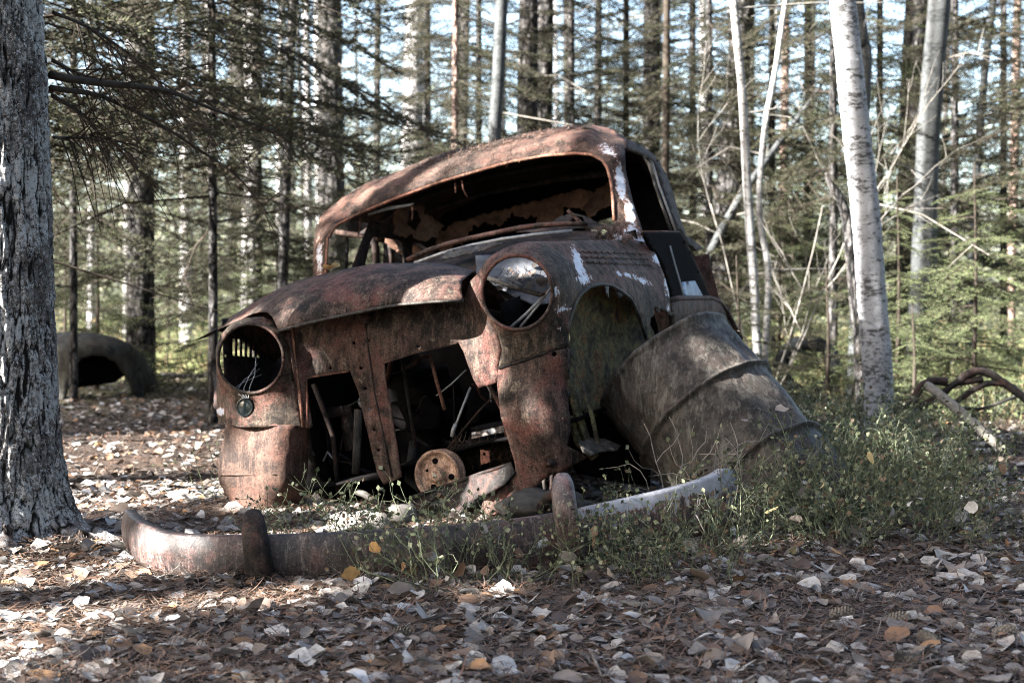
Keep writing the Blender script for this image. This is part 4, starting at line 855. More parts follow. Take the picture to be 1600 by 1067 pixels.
def tree(name, label, cat, pts, Y, w, mat, crown=None, dead=0, H=9, group=None, tw='dead_twig', lib=None, nmat='needle', seed=0, crown_label=None, dY=0):
    path, rad = px_path(pts, Y, w, H, dY=dY); b = Vector(path[0]); loc = Vector((b.x, b.y, 0)); t = thing(name, label, cat, loc, group)
    trunk_mesh(path, rad, M[mat], t, seed=seed, n=22 if w > 30 else 12, seg=40 if w > 30 else 26)
    r = np.random.default_rng(seed+100)
    def pos_at(z):
        for p, q in zip(path[:-1], path[1:]):
            if p.z <= z <= q.z: return p+(q-p)*((z-p.z)/(q.z-p.z))
        return path[-1]
    Sg = []
    for _ in range(dead):
        z = r.uniform(.8, 4.8); p = pos_at(z); a = r.uniform(0, 6.28); L = r.uniform(.3, 1.3); d = Vector((math.cos(a), math.sin(a), r.uniform(-.35, .2)))
        q = p+d*L*.5+Vector((0, 0, r.uniform(-.05, .08))); e = p+d*L+Vector((0, 0, -.12*L)); Sg += [(p, q, .009), (q, e, .006)]
        for _ in range(6):
            u = r.uniform(.3, 1); s = p+(q-p)*u*2 if u < .5 else q+(e-q)*(u*2-1); g_ = Vector((r.normal(), r.normal(), r.normal()*.6-.3)).normalized()*r.uniform(.1, .35); Sg += [(s, s+g_*.5+Vector((0, 0, -.02)), .003), (s+g_*.5+Vector((0, 0, -.02)), s+g_+Vector((0, 0, -.05)), .002)]
    DW = segs_to_tris([tuple(np.array(k) if i < 2 else k for i, k in enumerate(s)) for s in Sg]) if Sg else None
    if crown:
        sp = []
        for (pos, az, pt, sc) in spruce_specs(*crown['z'], crown.get('H', H), crown['R'], r, crown.get('per', 4), crown.get('dz', .28), crown.get('gaps', .2)):
            c = pos_at(pos[2]); sp.append(((c.x, c.y, pos[2]), az, pt, sc))
        N, W = boughs(sp, lib or SP_MID, r); emit('crown', N, M[nmat], t)
        emit('limbs', W if DW is None else np.concatenate([W, DW]), M['dark_twig'], t)
    elif Sg: emit('crown', DW, M[tw], t)  # dead bare side branches; these trunks have no needle crown
    TREES.append(t); return t
SPR = dict
tree('spruce_tree', 'dark broken-topped spruce trunk with drooping boughs behind the left pine', 'spruce tree', [(224,0),(221,250),(220,470)], 13, 40, 'pine_far', SPR(z=(1.0, 5.2), H=9, R=2.2, per=4, dz=.24, gaps=.15), 14, seed=1)
tree('spruce_tree', 'dense dark spruce with hanging twigs filling the upper left', 'spruce tree', [(330,0),(332,200),(333,430)], 9.0, 13, 'pine_far', SPR(z=(1.9, 4.2), H=8, R=1.9, per=6, dz=.15, gaps=.05), 14, seed=2, tw='pale_twig')
tree('spruce_tree', 'slim dark trunk rising between the left spruce and the wreck', 'spruce tree', [(458,0),(450,200),(442,450)], 12, 15, 'pine_far', SPR(z=(1.7, 3.4), H=7, R=1.1, per=3, dz=.3, gaps=.4), 8, seed=3)
tree('pine_tree', 'thick grey pine above the wreck roof\'s left end, sunlit on one side', 'pine tree', [(516,0),(517,200),(520,460)], 17, 42, 'pine_far', None, 10, seed=4)
tree('pine_tree', 'pale narrow trunk touching the thick pine on its left', 'pine tree', [(496,0),(498,200),(505,460)], 20, 15, 'pale_bark', None, 2, seed=5)
tree('pine_tree', 'broad pale blurred trunk behind the spruce above the roof', 'pine tree', [(648,0),(645,200),(640,460)], 26, 40, 'pale_bark', None, 2, seed=6)
tree('spruce_tree', 'spruce with reddish thin stem and wide boughs above the roof', 'spruce tree', [(712,0),(711,150),(710,440)], 12, 10, 'pine_red', SPR(z=(1.5, 4.4), H=7, R=1.45, per=4, dz=.24, gaps=.15), 8, seed=7)
tree('aspen_tree', 'smooth pale grey trunk just left of the twin dark trunks', 'aspen tree', [(784,0),(778,130),(772,230),(770,450)], 11, 21, 'aspen', None, 3, seed=8)
tree('pine_tree', 'left trunk of the dark twin pines above the roof', 'pine tree', [(826,0),(824,150),(822,460)], 14, 34, 'pine_far', None, 9, seed=9)
tree('pine_tree', 'right trunk of the dark twin pines above the roof', 'pine tree', [(853,0),(851,150),(849,460)], 15, 28, 'pine_far', None, 9, seed=10, tw='pale_twig')
tree('pine_tree', 'grey pine rising behind the wreck\'s rear roof corner', 'pine tree', [(1019,0),(1018,150),(1019,460)], 16, 29, 'pine_far', None, 9, seed=11)
tree('spruce_tree', 'thin dark stem close right of the grey pine behind the roof', 'spruce tree', [(1042,0),(1041,150),(1038,440)], 13, 12, 'dark_twig', SPR(z=(2.2, 4.2), H=7, R=1.0, per=3, dz=.35, gaps=.4), 7, seed=12)
tree('pine_tree', 'dark leaning pine right of the wreck', 'pine tree', [(1162,0),(1150,150),(1138,300),(1125,450)], 14, 40, 'pine_far', SPR(z=(2.4, 5.0), H=9, R=1.6, per=3, dz=.4, gaps=.3), 12, seed=13)
tree('birch_sapling', 'slender bare white sapling between the wreck and the birch', 'birch sapling', [(1146,0),(1160,150),(1168,300),(1178,450),(1183,550)], 9.5, 13, 'sapling', None, 3, seed=14, tw='pale_twig')
tree('birch_sapling', 'second thin pale sapling leaning behind the slender white one', 'birch sapling', [(1225,20),(1195,200),(1186,330),(1200,420),(1196,540)], 10.2, 9, 'sapling', None, 6, seed=15, tw='pale_twig')
tree('spruce_tree', 'dark slim trunk hidden close behind the birch', 'spruce tree', [(1340,0),(1352,70),(1352,130),(1346,240),(1340,440)], 10, 19, 'aspen', None, 3, seed=17)
tree('aspen_tree', 'grey knotted aspen trunk right of the birch', 'aspen tree', [(1468,0),(1452,190),(1447,300),(1442,450),(1432,590)], 11.5, 36, 'aspen', None, 4, seed=18)
tree('pine_tree', 'dark pine trunk directly behind the grey aspen', 'pine tree', [(1432,0),(1425,150),(1420,460)], 16, 40, 'pine_far', SPR(z=(1.6, 5.2), H=8, R=1.6, per=4, dz=.3, gaps=.2), 9, seed=19)
tree('aspen_tree', 'thin grey leaning trunk near the right edge', 'aspen tree', [(1552,0),(1538,120),(1524,300),(1517,430)], 14, 13, 'aspen', None, 6, seed=20)
tree('pine_tree', 'reddish pine trunk at the far right edge', 'pine tree', [(1590,0),(1586,200),(1580,440)], 20, 15, 'pine_red', None, 3, seed=21)
tree('pine_tree', 'pinkish sunlit pine far behind the pale saplings', 'pine tree', [(1228,0),(1226,200),(1222,440)], 24, 16, 'pine_red', None, 2, seed=22)
tree('pine_tree', 'white sunlit trunk seen between the left spruces', 'pine tree', [(396,0),(394,200),(392,440)], 22, 28, 'pale_bark', None, 2, seed=23)
tree('pine_tree', 'pale trunk left of the white sunlit one among the left spruces', 'pine tree', [(290,0),(291,200),(292,470)], 22, 20, 'pale_bark', None, 2, seed=24)
tree('pine_tree', 'narrow grey trunk between the left pine and the dark spruce', 'pine tree', [(142,0),(143,200),(143,470)], 20, 12, 'pale_bark', None, 2, seed=25)
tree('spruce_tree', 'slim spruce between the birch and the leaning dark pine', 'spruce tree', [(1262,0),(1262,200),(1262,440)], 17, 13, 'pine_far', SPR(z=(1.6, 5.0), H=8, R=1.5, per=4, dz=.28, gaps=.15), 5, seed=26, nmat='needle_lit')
tree('spruce_tree', 'spruce with ragged boughs hanging at the upper right edge', 'spruce tree', [(1640,0),(1636,200),(1632,450)], 12, 18, 'pine_far', SPR(z=(1.8, 4.6), H=8, R=1.7, per=4, dz=.26, gaps=.15), 8, seed=27)
tree('spruce_tree', 'spruce whose boughs cross the sky above the rear roof', 'spruce tree', [(935,0),(934,200),(933,440)], 18, 13, 'pine_far', SPR(z=(1.8, 5.5), H=9, R=1.7, per=4, dz=.3, gaps=.2), 5, seed=28, nmat='needle')
tree('spruce_tree', 'sparse spruce far behind the wreck\'s left roof corner', 'spruce tree', [(590,0),(589,200),(588,440)], 19, 12, 'pine_far', SPR(z=(1.4, 5.4), H=9, R=1.7, per=4, dz=.3, gaps=.2), 4, seed=29, nmat='needle')
tree('spruce_tree', 'dark bushy spruce between the slim trunk and the thick grey pine', 'spruce tree', [(402,0),(402,200),(402,440)], 14.5, 14, 'pine_far', SPR(z=(1.0, 4.8), H=8, R=1.7, per=5, dz=.2, gaps=.1), 5, seed=51)
tree('spruce_tree', 'spruce with dark boughs right of the broad pale trunk', 'spruce tree', [(668,0),(668,200),(668,440)], 15, 11, 'pine_far', SPR(z=(1.4, 5.0), H=9, R=1.6, per=5, dz=.24, gaps=.1), 5, seed=52)
tree('spruce_tree', 'shady spruce just right of the wreck behind the thin dark stem', 'spruce tree', [(1082,0),(1082,200),(1082,440)], 16, 12, 'pine_far', SPR(z=(1.0, 5.2), H=9, R=1.6, per=5, dz=.24, gaps=.1), 5, seed=53)
tree('spruce_tree', 'dark spruce between the grey aspen and the thin leaning trunk', 'spruce tree', [(1492,0),(1492,200),(1492,440)], 13.5, 12, 'pine_far', SPR(z=(.8, 4.4), H=8, R=1.5, per=5, dz=.22, gaps=.1), 5, seed=54)
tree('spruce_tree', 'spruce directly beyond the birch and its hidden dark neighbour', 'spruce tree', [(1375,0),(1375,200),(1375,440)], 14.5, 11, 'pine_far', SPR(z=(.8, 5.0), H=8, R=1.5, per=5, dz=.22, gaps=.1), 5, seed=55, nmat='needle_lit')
tree('spruce_tree', 'spruce behind the narrow grey trunk at the far left', 'spruce tree', [(115,0),(115,200),(115,440)], 11, 11, 'pine_far', SPR(z=(1.3, 4.0), H=7, R=1.4, per=5, dz=.2, gaps=.1), 8, seed=56)
tree('spruce_tree', 'dark spruce hidden behind the left pine, its drooping boughs hanging across the upper left', 'spruce tree', [(48,0),(46,200),(45,440)], 7.6, 16, 'pine_far', SPR(z=(1.75, 3.4), H=8, R=1.75, per=6, dz=.15, gaps=.08), 14, seed=61)
tree('spruce_tree', 'dense dark spruce just right of the twin dark trunks', 'spruce tree', [(893,0),(893,200),(893,440)], 14.5, 11, 'pine_far', SPR(z=(1.5, 5.2), H=9, R=1.35, per=6, dz=.19, gaps=.05), 5, seed=71)
tree('spruce_tree', 'dark spruce filling the gap left of the grey pine behind the roof', 'spruce tree', [(978,0),(978,200),(978,440)], 15.5, 11, 'pine_far', SPR(z=(1.8, 5.6), H=9, R=1.3, per=6, dz=.19, gaps=.05), 5, seed=72)
tree('spruce_tree', 'dark bushy spruce left of the leaning dark pine', 'spruce tree', [(1108,0),(1108,200),(1108,440)], 13, 11, 'pine_far', SPR(z=(.9, 4.9), H=9, R=1.2, per=6, dz=.18, gaps=.05), 5, seed=73)
tree('spruce_tree', 'dark spruce seen through the bare pale saplings', 'spruce tree', [(1206,0),(1206,200),(1206,440)], 14, 11, 'pine_far', SPR(z=(1.2, 5.0), H=9, R=1.3, per=6, dz=.19, gaps=.05), 5, seed=74)
tree('spruce_tree', 'dark spruce touching the birch from the left, with long level boughs', 'spruce tree', [(1302,0),(1302,200),(1302,440)], 12, 12, 'pine_far', SPR(z=(1.7, 4.6), H=8, R=1.35, per=6, dz=.2, gaps=.08), 6, seed=75)
tree('spruce_tree', 'dark spruce with its top boughs above the middle of the roof', 'spruce tree', [(748,0),(748,200),(748,440)], 13.5, 10, 'pine_far', SPR(z=(1.6, 4.9), H=9, R=1.2, per=6, dz=.19, gaps=.08), 6, seed=76)
tree('spruce_tree', 'dark spruce between the thin leaning trunk and the right edge', 'spruce tree', [(1568,0),(1568,200),(1568,440)], 15, 11, 'pine_far', SPR(z=(1.2, 5.4), H=9, R=1.5, per=6, dz=.2, gaps=.08), 6, seed=77)
# young spruces
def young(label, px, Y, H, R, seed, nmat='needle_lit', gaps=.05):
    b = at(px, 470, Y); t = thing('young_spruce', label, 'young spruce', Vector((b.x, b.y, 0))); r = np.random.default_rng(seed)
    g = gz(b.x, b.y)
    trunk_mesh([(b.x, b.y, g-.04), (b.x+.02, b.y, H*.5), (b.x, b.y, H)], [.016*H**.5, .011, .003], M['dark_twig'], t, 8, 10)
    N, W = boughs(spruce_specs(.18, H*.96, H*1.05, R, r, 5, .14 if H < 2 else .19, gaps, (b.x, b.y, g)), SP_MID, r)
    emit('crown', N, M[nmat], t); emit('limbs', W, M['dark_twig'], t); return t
young('bushy sunlit young spruce left of the dark spruce trunk', 150, 12.5, 2.1, 1.0, 31)
young('young spruce with dark stem between the left spruce and the hood', 326, 11.5, 2.1, .95, 32, 'needle')
young('low young spruce behind the slim dark trunk left of the wreck', 430, 14, 1.7, .9, 33)
young('low sunlit young spruce just left of the birch', 1290, 9.2, 1.0, .85, 34, 'needle')
young('bright young spruce between the birch and the grey aspen', 1400, 9.4, 1.6, .85, 35)
young('large green young spruce right of the grey aspen', 1520, 9.5, 1.7, 1.15, 36)
young('small dark young spruce behind the drum and rear fender', 1150, 8.5, 1.05, .8, 37, 'needle')
young('young spruce at the far right edge', 1610, 12.5, 2.6, 1.2, 38)
young('pale young spruce behind the leaning dark pine', 1085, 15, 2.4, 1.2, 39)
young('young spruce seen beyond the white saplings', 1235, 13, 2.2, 1.1, 40)
young('dark young spruce left edge behind the fender scrap', 100, 15.5, 2.6, 1.3, 41, 'needle')

young('sunlit young spruce far behind the left headlight', 262, 16, 2.6, 1.2, 42)
young('low yellow-green young spruce right of the fallen log', 385, 17, 1.9, 1.1, 43)
young('sunlit young spruce between the two grey trunks at right', 1480, 11.5, 1.5, 1.0, 44)
young('leafy young spruce just right of the birch foot', 1425, 8.6, .75, .6, 45)
young('young spruce beyond the white sapling, touching the drum outline', 1215, 10.8, 1.5, .9, 46)
young('tall dark young spruce above the left corner of the roof', 565, 15, 3.4, 1.3, 47, 'needle')
# birch, snag, leaning trunk, bare shrub
def birch_main():
    b = at(1378, 690, 7.9); t = thing('birch_tree', 'white birch trunk with black marks leaning left, right of the drum', 'birch tree', Vector((b.x, b.y, 0)))
    path, rad = px_path([(1316,0),(1327,100),(1335,180),(1352,330),(1362,460),(1370,560),(1374,640),(1377,680)], 7.9, 42, 10, .5)
    q = smooth_path([tuple(p)+(r,) for p, r in zip(path, rad)], 130); n = 48; V = []
    v, f = tube([Vector(p[:3]) for p in q], [p[3]*(1+.05*noise.noise(Vector((0, 0, p[2]*3)))+.03*noise.noise(Vector((0, 1, p[2]*11)))) for p in q], n, rough=.06)
    mesh('trunk', v, f, M['birch'], t); return t
birch_main()
def snag():
    b = at(1338, 560, 9); t = thing('broken_snag', 'broken grey dead stem with dark hooked top left of the birch', 'dead stem', Vector((b.x, b.y, 0)))
    P = [at(*p, 9) for p in [(1348,660),(1342,540),(1335,470),(1328,400),(1322,340),(1310,305),(1298,288),(1290,270)]]
    trunk_mesh(P, [.04,.034,.032,.031,.030,.026,.020,.006], M['pine_far'], t, 12, 30)
snag()
def fallen(name, label, cat, pts, r, mat, twigs=0, seed=0):
    P = [at(*p) for p in pts]; lo = min(P, key=lambda p: p.z); t = thing(name, label, cat, Vector((lo.x, lo.y, 0))); rr = r if hasattr(r, '__len__') else [r]*len(P)
    trunk_mesh(P, rr, M[mat], t, 10, 30, seed=seed)
    if twigs:
        rd = random.Random(seed)
        for _ in range(twigs):
            mb = MB()
            i = rd.randrange(len(P)-1); p = P[i]+(P[i+1]-P[i])*rd.random(); d = Vector((rd.uniform(-1, 1), rd.uniform(-.6, .6), rd.uniform(-.2, 1))).normalized(); L = rd.uniform(.15, .6)
            mb.add(*tube([p, p+d*L*.5+Vector((0, 0, .03)), p+d*L], [.007, .005, .002], 4)); mb.build('twig', M['pale_twig'], t)
    return t
fallen('leaning_dead_trunk', 'pale dead trunk leaning diagonally against the dark pine', 'dead trunk', [(1060,520,12.6),(1108,400,12.4),(1150,320,12.4),(1205,240,12.5),(1250,180,12.6),(1300,110,12.8)], [.045,.04,.035,.03,.022,.01], 'aspen', 12, 5)
fallen('fallen_log', 'thin fallen dark log on the leaves behind the left fender', 'log', [(205,596,13.8),(250,590,14.0),(300,591,14.2),(350,590,14.4),(390,592,14.5)], [.035,.05,.05,.05,.04], 'pine_far')
fallen('leaning_dead_trunk', 'grey fallen trunk crossing behind the aspen at right', 'dead trunk', [(1440,350,15),(1500,385,15),(1570,420,15),(1650,450,15)], .06, 'aspen', 8, 7)
def bare_shrub():
    b = at(1195, 640, 9.8); t = thing('bare_shrub', 'bare whitish branching shrub between the saplings and the birch', 'bare shrub', Vector((b.x, b.y, 0))); rd = random.Random(4); mb = MB()
    b.z = gz(b.x, b.y)
    def br(p, d, L, r, lev):
        n = 5; pts = [p]
        for i in range(n):
            d = (d+Vector((rd.uniform(-.16, .16), rd.uniform(-.16, .16), rd.uniform(-.08, .14)))).normalized(); pts.append(pts[-1]+d*L/n)
        mb.add(*tube(pts, [r*(1-.6*i/n) for i in range(n+1)], 5))
        if lev < 3:
            for i in range(1, n+1):
                if rd.random() < .75:
                    e = (d+Vector((rd.uniform(-.9, .9), rd.uniform(-.7, .7), rd.uniform(-.1, .5)))).normalized(); br(pts[i], e, L*rd.uniform(.35, .65), r*.55, lev+1)
    for dx in (-.1, .25, .55): br(b, Vector((dx, rd.uniform(-.1, .1), 1)).normalized(), 1.5, .009, 0)
    mb.build('branches', M['pale_twig'], t)
bare_shrub()
# scrap in the background
def scrap_fender():
    b = ground(150, 625); t = thing('scrap_fender', 'weathered grey-green car fender with wheel arch standing behind the left pine', 'car fender', Vector((b.x, b.y, 0)))
    def surf(x, y):
        return at(x, y, 11.15+.30*max(0, (548-y)/27)**2+.00004*(x-120)**2)
    o = patch('fender_shell', [(40,545),(60,530),(85,523),(110,521),(150,523),(180,529),(200,539),(212,553),(218,580),(223,605),(224,622),(210,624),(204,600),(192,580),(182,566,1),(165,557,2),(145,555,1),(128,560),(114,575),(106,600),(102,632),(80,640),(50,645),(38,600)], [], surf, M['rust_wreck'], t, sp=6, thick=.03, dent=.02, seed=90)
    patch('inner_panel', [(98,550),(180,550),(197,585),(180,598),(106,608)], [], lambda x, y: at(x, y, 11.6), M['dark'], t, sp=9, thick=.02)  # black backing in place of the shade under the arch
    V = []; Fc = []; E = [surf(x, y) for x, y in [(40,545),(60,530),(85,523),(110,521),(150,523),(180,529),(200,539),(212,553),(218,580),(224,620)]]
    for j in range(4):
        for p in E: V.append(p+Vector((.02*j, .16*j, -.03*j*j)))
    m_ = len(E)
    for j in range(3):
        for i in range(m_-1): Fc.append((j*m_+i, j*m_+i+1, (j+1)*m_+i+1, (j+1)*m_+i))
    o = mesh('fender_back', V, Fc, M['rust_wreck'], t); o.modifiers.new('t', 'SOLIDIFY').thickness = .01
scrap_fender()
def tyre():
    c = at(1262, 520, 10.5); t = thing('old_tyre', 'black old tyre standing half hidden among spruce twigs behind the drum', 'tyre', Vector((c.x, c.y, 0))); R0 = .20; V = []; n = 56; m_ = 14
    ax = Vector((.35, 1, 0)).normalized(); sx = Vector((1, -.35, 0)).normalized()
    c.z = .28; R0 = .24
    for i in range(n):
        th = 2*math.pi*i/n; d = sx*math.cos(th)+Vector((0, 0, 1))*math.sin(th)
        for k in range(m_):
            ph = 2*math.pi*k/m_; tread = .008 if (i % 2 and abs(ph) < 1.0 or i % 2 and ph > 5.2) else 0
            V.append(c+d*(R0-.05+(.055+tread)*math.copysign(abs(math.cos(ph))**.7, math.cos(ph)))+ax*.075*math.copysign(abs(math.sin(ph))**.7, math.sin(ph)))
    Fc = [(i*m_+k, i*m_+(k+1) % m_, ((i+1) % n)*m_+(k+1) % m_, ((i+1) % n)*m_+k) for i in range(n) for k in range(m_)]
    mesh('tyre_ring', V, Fc, M['tyre'], t)
tyre()
def pipes():
    b = at(1500, 640, 7.4); t = thing('bent_scrap_frame', 'bent black tubular scrap frame lying on the leaves at the right edge', 'scrap frame', Vector((b.x, b.y, 0)))
    for nm, pts, r, m_ in (('tube', [(1496,600),(1508,587),(1531,580),(1552,587),(1577,604),(1600,621),(1640,650)], .022, 'rust_black'), ('tube', [(1430,640),(1471,616),(1493,599),(1512,596),(1535,592)], .018, 'rust_black'), ('tube', [(1485,640),(1491,631),(1518,611),(1543,599),(1565,600)], .016, 'rust_black'), ('tube', [(1395,640),(1425,628),(1438,606),(1455,596),(1480,597)], .022, 'rust_black'), ('band', [(1500,637),(1535,638),(1565,628),(1600,614),(1640,600)], .009, 'rust_drum'), ('tube', [(1415,660),(1427,645),(1447,631)], .020, 'rust_black')):
        v, f = tube([Vector(p) for p in smooth_path([tuple(at(x, y, 7.4+(.15 if nm == 'band' else 0))) for x, y in pts], 20)], r, 8, rough=.2); mesh(nm, v, f, M[m_], t)
pipes()
fallen('fallen_pole', 'grey-brown fallen pole propped on the black scrap frame', 'pole', [(1449,602,7.3),(1467,616,7.2),(1494,638,7.1),(1520,661,7.0),(1543,682,6.9),(1568,702,6.9)], [.022,.025,.027,.026,.024,.02], 'dead_twig')

# stones
def stone(label, c, rx, ry, rz, mat, seed):
    t = thing('flat_stone', label, 'stone', Vector((c.x, c.y, 0))); V = []; n = 22; m_ = 12
    for j in range(m_+1):
        ph = math.pi*j/m_
        for k in range(n):
            th = 2*math.pi*k/n; d = Vector((math.sin(ph)*math.cos(th), math.sin(ph)*math.sin(th), math.cos(ph))); r = 1+.28*noise.noise(d*1.6+Vector((seed, 0, 0)))+.1*noise.noise(d*5+Vector((seed, 0, 0)))
            z = max(-.7, min(.75, d.z*r*1.1))+.25*noise.noise(d*2.5+Vector((seed, 3, 0))); V.append(c+Vector((d.x*rx*r, d.y*ry*r, z*rz)))
    Fc = [(j*n+k, (j+1)*n+k, (j+1)*n+(k+1) % n, j*n+(k+1) % n) for j in range(m_) for k in range(n)]
    mesh('stone_body', V, Fc, M[mat], t)
stone('pale flat stone behind the bumper, sunlit, below the grille opening', at(562, 818, 4.75), .11, .12, .042, 'stone', 1)
stone('dark stone just behind the upright bumper guard', at(850, 788, 4.5), .14, .14, .05, 'stone_dark', 2)
stone('smaller pale stone right of the flat pale one', at(628, 802, 4.6), .05, .06, .035, 'stone', 3)

# ================================================================ BILBERRY
def bil_template(rng, h, dens=1.0, bare=.45):
    S = []; Lf = []
    def grow(p, d, l, r, lev):
        n = max(2, int(l/.028)); sgn = 1
        for i in range(n):
            d = d+rng.normal(0, .26, 3)+np.array([0, 0, .06]); d /= np.linalg.norm(d); q = p+d*.03; S.append((p, q, r)); p = q; r *= .96; sgn = -sgn
            side = np.cross(d, rng.normal(size=3)); side /= np.linalg.norm(side)+1e-9
            if lev < 3 and i > 1 and rng.random() < .46*dens: grow(p, d*.6+side*.85, l*(1-i/n)*.65+.025, r*.72, lev+1)
            if rng.random() < bare*(.35+.6*lev): Lf.append((p, side+d*.6))
        if rng.random() < .6: Lf.append((p, d))
    for _ in range(rng.integers(2, 4)):
        a = rng.uniform(0, 6.28); b = rng.uniform(.2, 1.3); grow(np.array([rng.normal(0, .015), rng.normal(0, .015), -.01]), np.array([math.cos(a)*b, math.sin(a)*b, 1.0]), h*rng.uniform(.7, 1.15), .0020, 0)
    W = segs_to_tris(S, .9); T = []
    for p, d in Lf:
        d = d/np.linalg.norm(d); s = np.cross(d, rng.normal(size=3)); s /= np.linalg.norm(s)+1e-9; l = rng.uniform(.011, .021); w = l*.42
        T.append([p, p+d*l*.5+s*w, p+d*l, p+d*l*.5-s*w])
    return W, np.array(T)
rb = np.random.default_rng(21)
BT = [bil_template(rb, h) for h in (.18, .22, .26, .30, .34, .38, .28, .24)]
def clump(name, spots, label=None, cat='shrub', kind=None, group=None, lib=BT, leafm='bil_leaf', stem='bil_stem'):
    """spots: (x, y, z, scale)"""
    W = []; L = []
    for x, y, z, sc in spots:
        w, l = lib[rb.integers(len(lib))]; Rm = rotz(rb.uniform(0, 6.28))@rotx(rb.normal(0, .12))*sc; o = np.array([x, y, z]); W.append(w@Rm.T+o); m_ = l.mean(1, keepdims=True); L.append((m_+(l-m_)/max(1, sc**.8))@Rm.T+o)
    W = np.concatenate(W); L = np.concatenate(L)
    if kind == 'stuff':
        a = emit(name, W, M[stem]); props(a, label, kind='stuff'); b = emit(name+'_leaves', L, M[leafm]); props(b, kind='stuff'); return
    c = spots[0]; t = thing(name, label, cat, Vector((c[0], c[1], 0)), group); emit('stems', W, M[stem], t); emit('leaves', L, M[leafm], t); return t
def spots_px(n, x0, x1, d0, d1, s0, s1, hole=None):
    out = []
    while len(out) < n:
        d = rb.uniform(d0, d1); px = rb.uniform(x0, x1); X = (px-800)/F*d
        if hole and hole(px, d): continue
        out.append((X, d, gz(X, d), rb.uniform(s0, s1)))
    return out
clump('bilberry_shrub', spots_px(14, 430, 640, 4.2, 4.5, .75, 1.15), 'twiggy green shrub behind the bumper below the grille opening')
clump('bilberry_shrub', spots_px(11, 570, 720, 3.72, 3.90, .7, 1.1), 'green twiggy shrub in front of the bumper\'s middle')
clump('bilberry_shrub', spots_px(8, 650, 760, 4.15, 4.4, .7, 1.1), 'tall thin green twigs in front of the fan pulley')
clump('bilberry_shrub', spots_px(11, 740, 880, 3.75, 3.98, .65, 1.05), 'green twigs before the bumper left of its upright guard')
clump('bilberry_shrub', spots_px(17, 895, 1040, 3.8, 4.1, .65, 1.05), 'leafy green shrub covering the bumper right of its upright guard')
clump('bilberry_shrub', spots_px(19, 1030, 1160, 3.85, 4.25, .65, 1.1), 'leafy green shrub in front of the bumper\'s pale right end')
clump('bilberry_shrub', spots_px(14, 930, 1130, 4.45, 4.8, .6, 1.0), 'green twigs behind the bumper at the foot of the drum')
clump('bilberry_shrub', spots_px(4, 400, 440, 4.2, 4.4, .5, .8), 'small green sprig at the foot of the left front fender')
BT2 = [bil_template(rb, h, .9, .15) for h in (.24, .26, .30)]
clump('dry_sprig', [((1062-800)/F*4.5, 4.5, .10, 1.5), ((1050-800)/F*4.52, 4.52, .12, 1.3)], 'pale bare branching sprig in front of the drum\'s shaded side', 'sprig', lib=BT2[:1], stem='pale_twig')
clump('dry_sprig', [((1125-800)/F*4.45, 4.45, .12, 1.35), ((1135-800)/F*4.45, 4.45, .10, 1.2)], 'bare branching sprig in front of the drum\'s lower ridge', 'sprig', lib=BT2[1:2], stem='pale_twig')
clump('pale_sprig', [((330-800)/F*5.6, 5.6, 0, 1.3), ((328-800)/F*5.58, 5.58, 0, 1.1)], 'bright sunlit pale sprig just left of the front fender', 'sprig', lib=BT2)
clump('bilberry_thicket', spots_px(120, 1150, 1480, 4.25, 5.2, .8, 1.3)+spots_px(70, 1240, 1545, 4.4, 5.8, .8, 1.25)+spots_px(70, 1200, 1460, 5.0, 7.0, 1.1, 1.65)+spots_px(45, 1220, 1480, 4.6, 5.4, 1.0, 1.4), 'dense green bilberry thicket around the foot of the birch', kind='stuff')
tp = [(x, y, z+rb.uniform(.0, .2)*sc, 0) for x, y, z, sc in spots_px(90, 1130, 1580, 4.2, 5.4, .8, 1.1)+spots_px(40, 600, 1130, 3.8, 4.2, .4, .7)]
P, Fx = leaves(np.array([q[:3] for q in tp]), 1.1, rb.uniform(.022, .045, len(tp)), rng, 1.6); props(mesh('dead_leaves_in_twigs', P, Fx, M['litter']), kind='stuff')
clump('bilberry_patches', spots_px(40, 900, 1600, 6.6, 9, .9, 1.6)+spots_px(10, 1500, 1640, 4.0, 4.6, .4, .7), 'sparse bilberry plants behind the drum', kind='stuff')
# ================================================================ UNDERGROWTH and FAR FOREST
def leafcloud(n, P, size, rng, flat=.5):
    d = rng.normal(size=(n, 3)); d /= np.linalg.norm(d, axis=1, keepdims=True); e = np.cross(d, rng.normal(size=(n, 3))); e /= np.linalg.norm(e, axis=1, keepdims=True)
    s = (size*rng.uniform(.6, 1.3, n))[:, None]; return np.stack([P-d*s, P+e*s*.42, P+d*s, P-e*s*.42], 1)
ru = np.random.default_rng(5)
def undergrowth(n, y0, y1, size, h, xk=.45, keep=None):
    P = []
    while len(P) < n:
        y = math.sqrt(ru.uniform(y0*y0, y1*y1)); x = ru.uniform(-1, 1)*(y*xk+1); f = noise.noise(Vector((x*.9, y*.9, 3)))
        if keep and not keep(x, y): continue
        if f < ru.uniform(-.5, .2): continue
        P.append((x, y, gz(x, y)+abs(ru.normal(0, .5))*h*(.6+f)))
    return leafcloud(n, np.array(P), np.full(n, size), ru)
kp = lambda x, y: (x/y > .12) or (y > 14.3 and x/y < .12)
def stems_cloud(n, y0, y1, h, keep):
    P = []
    while len(P) < n:
        y = math.sqrt(ru.uniform(y0*y0, y1*y1)); x = ru.uniform(-1, 1)*(y*.45+1)
        if keep(x, y) and noise.noise(Vector((x*.9, y*.9, 3))) > ru.uniform(-.5, .2): P.append((x, y, gz(x, y)))
    P0 = np.array(P); d = ru.normal(0, .35, (n, 3)); d[:, 2] = 1; return strips(P0, P0+d*ru.uniform(.4, 1.2, (n, 1))*h, .006, ru)
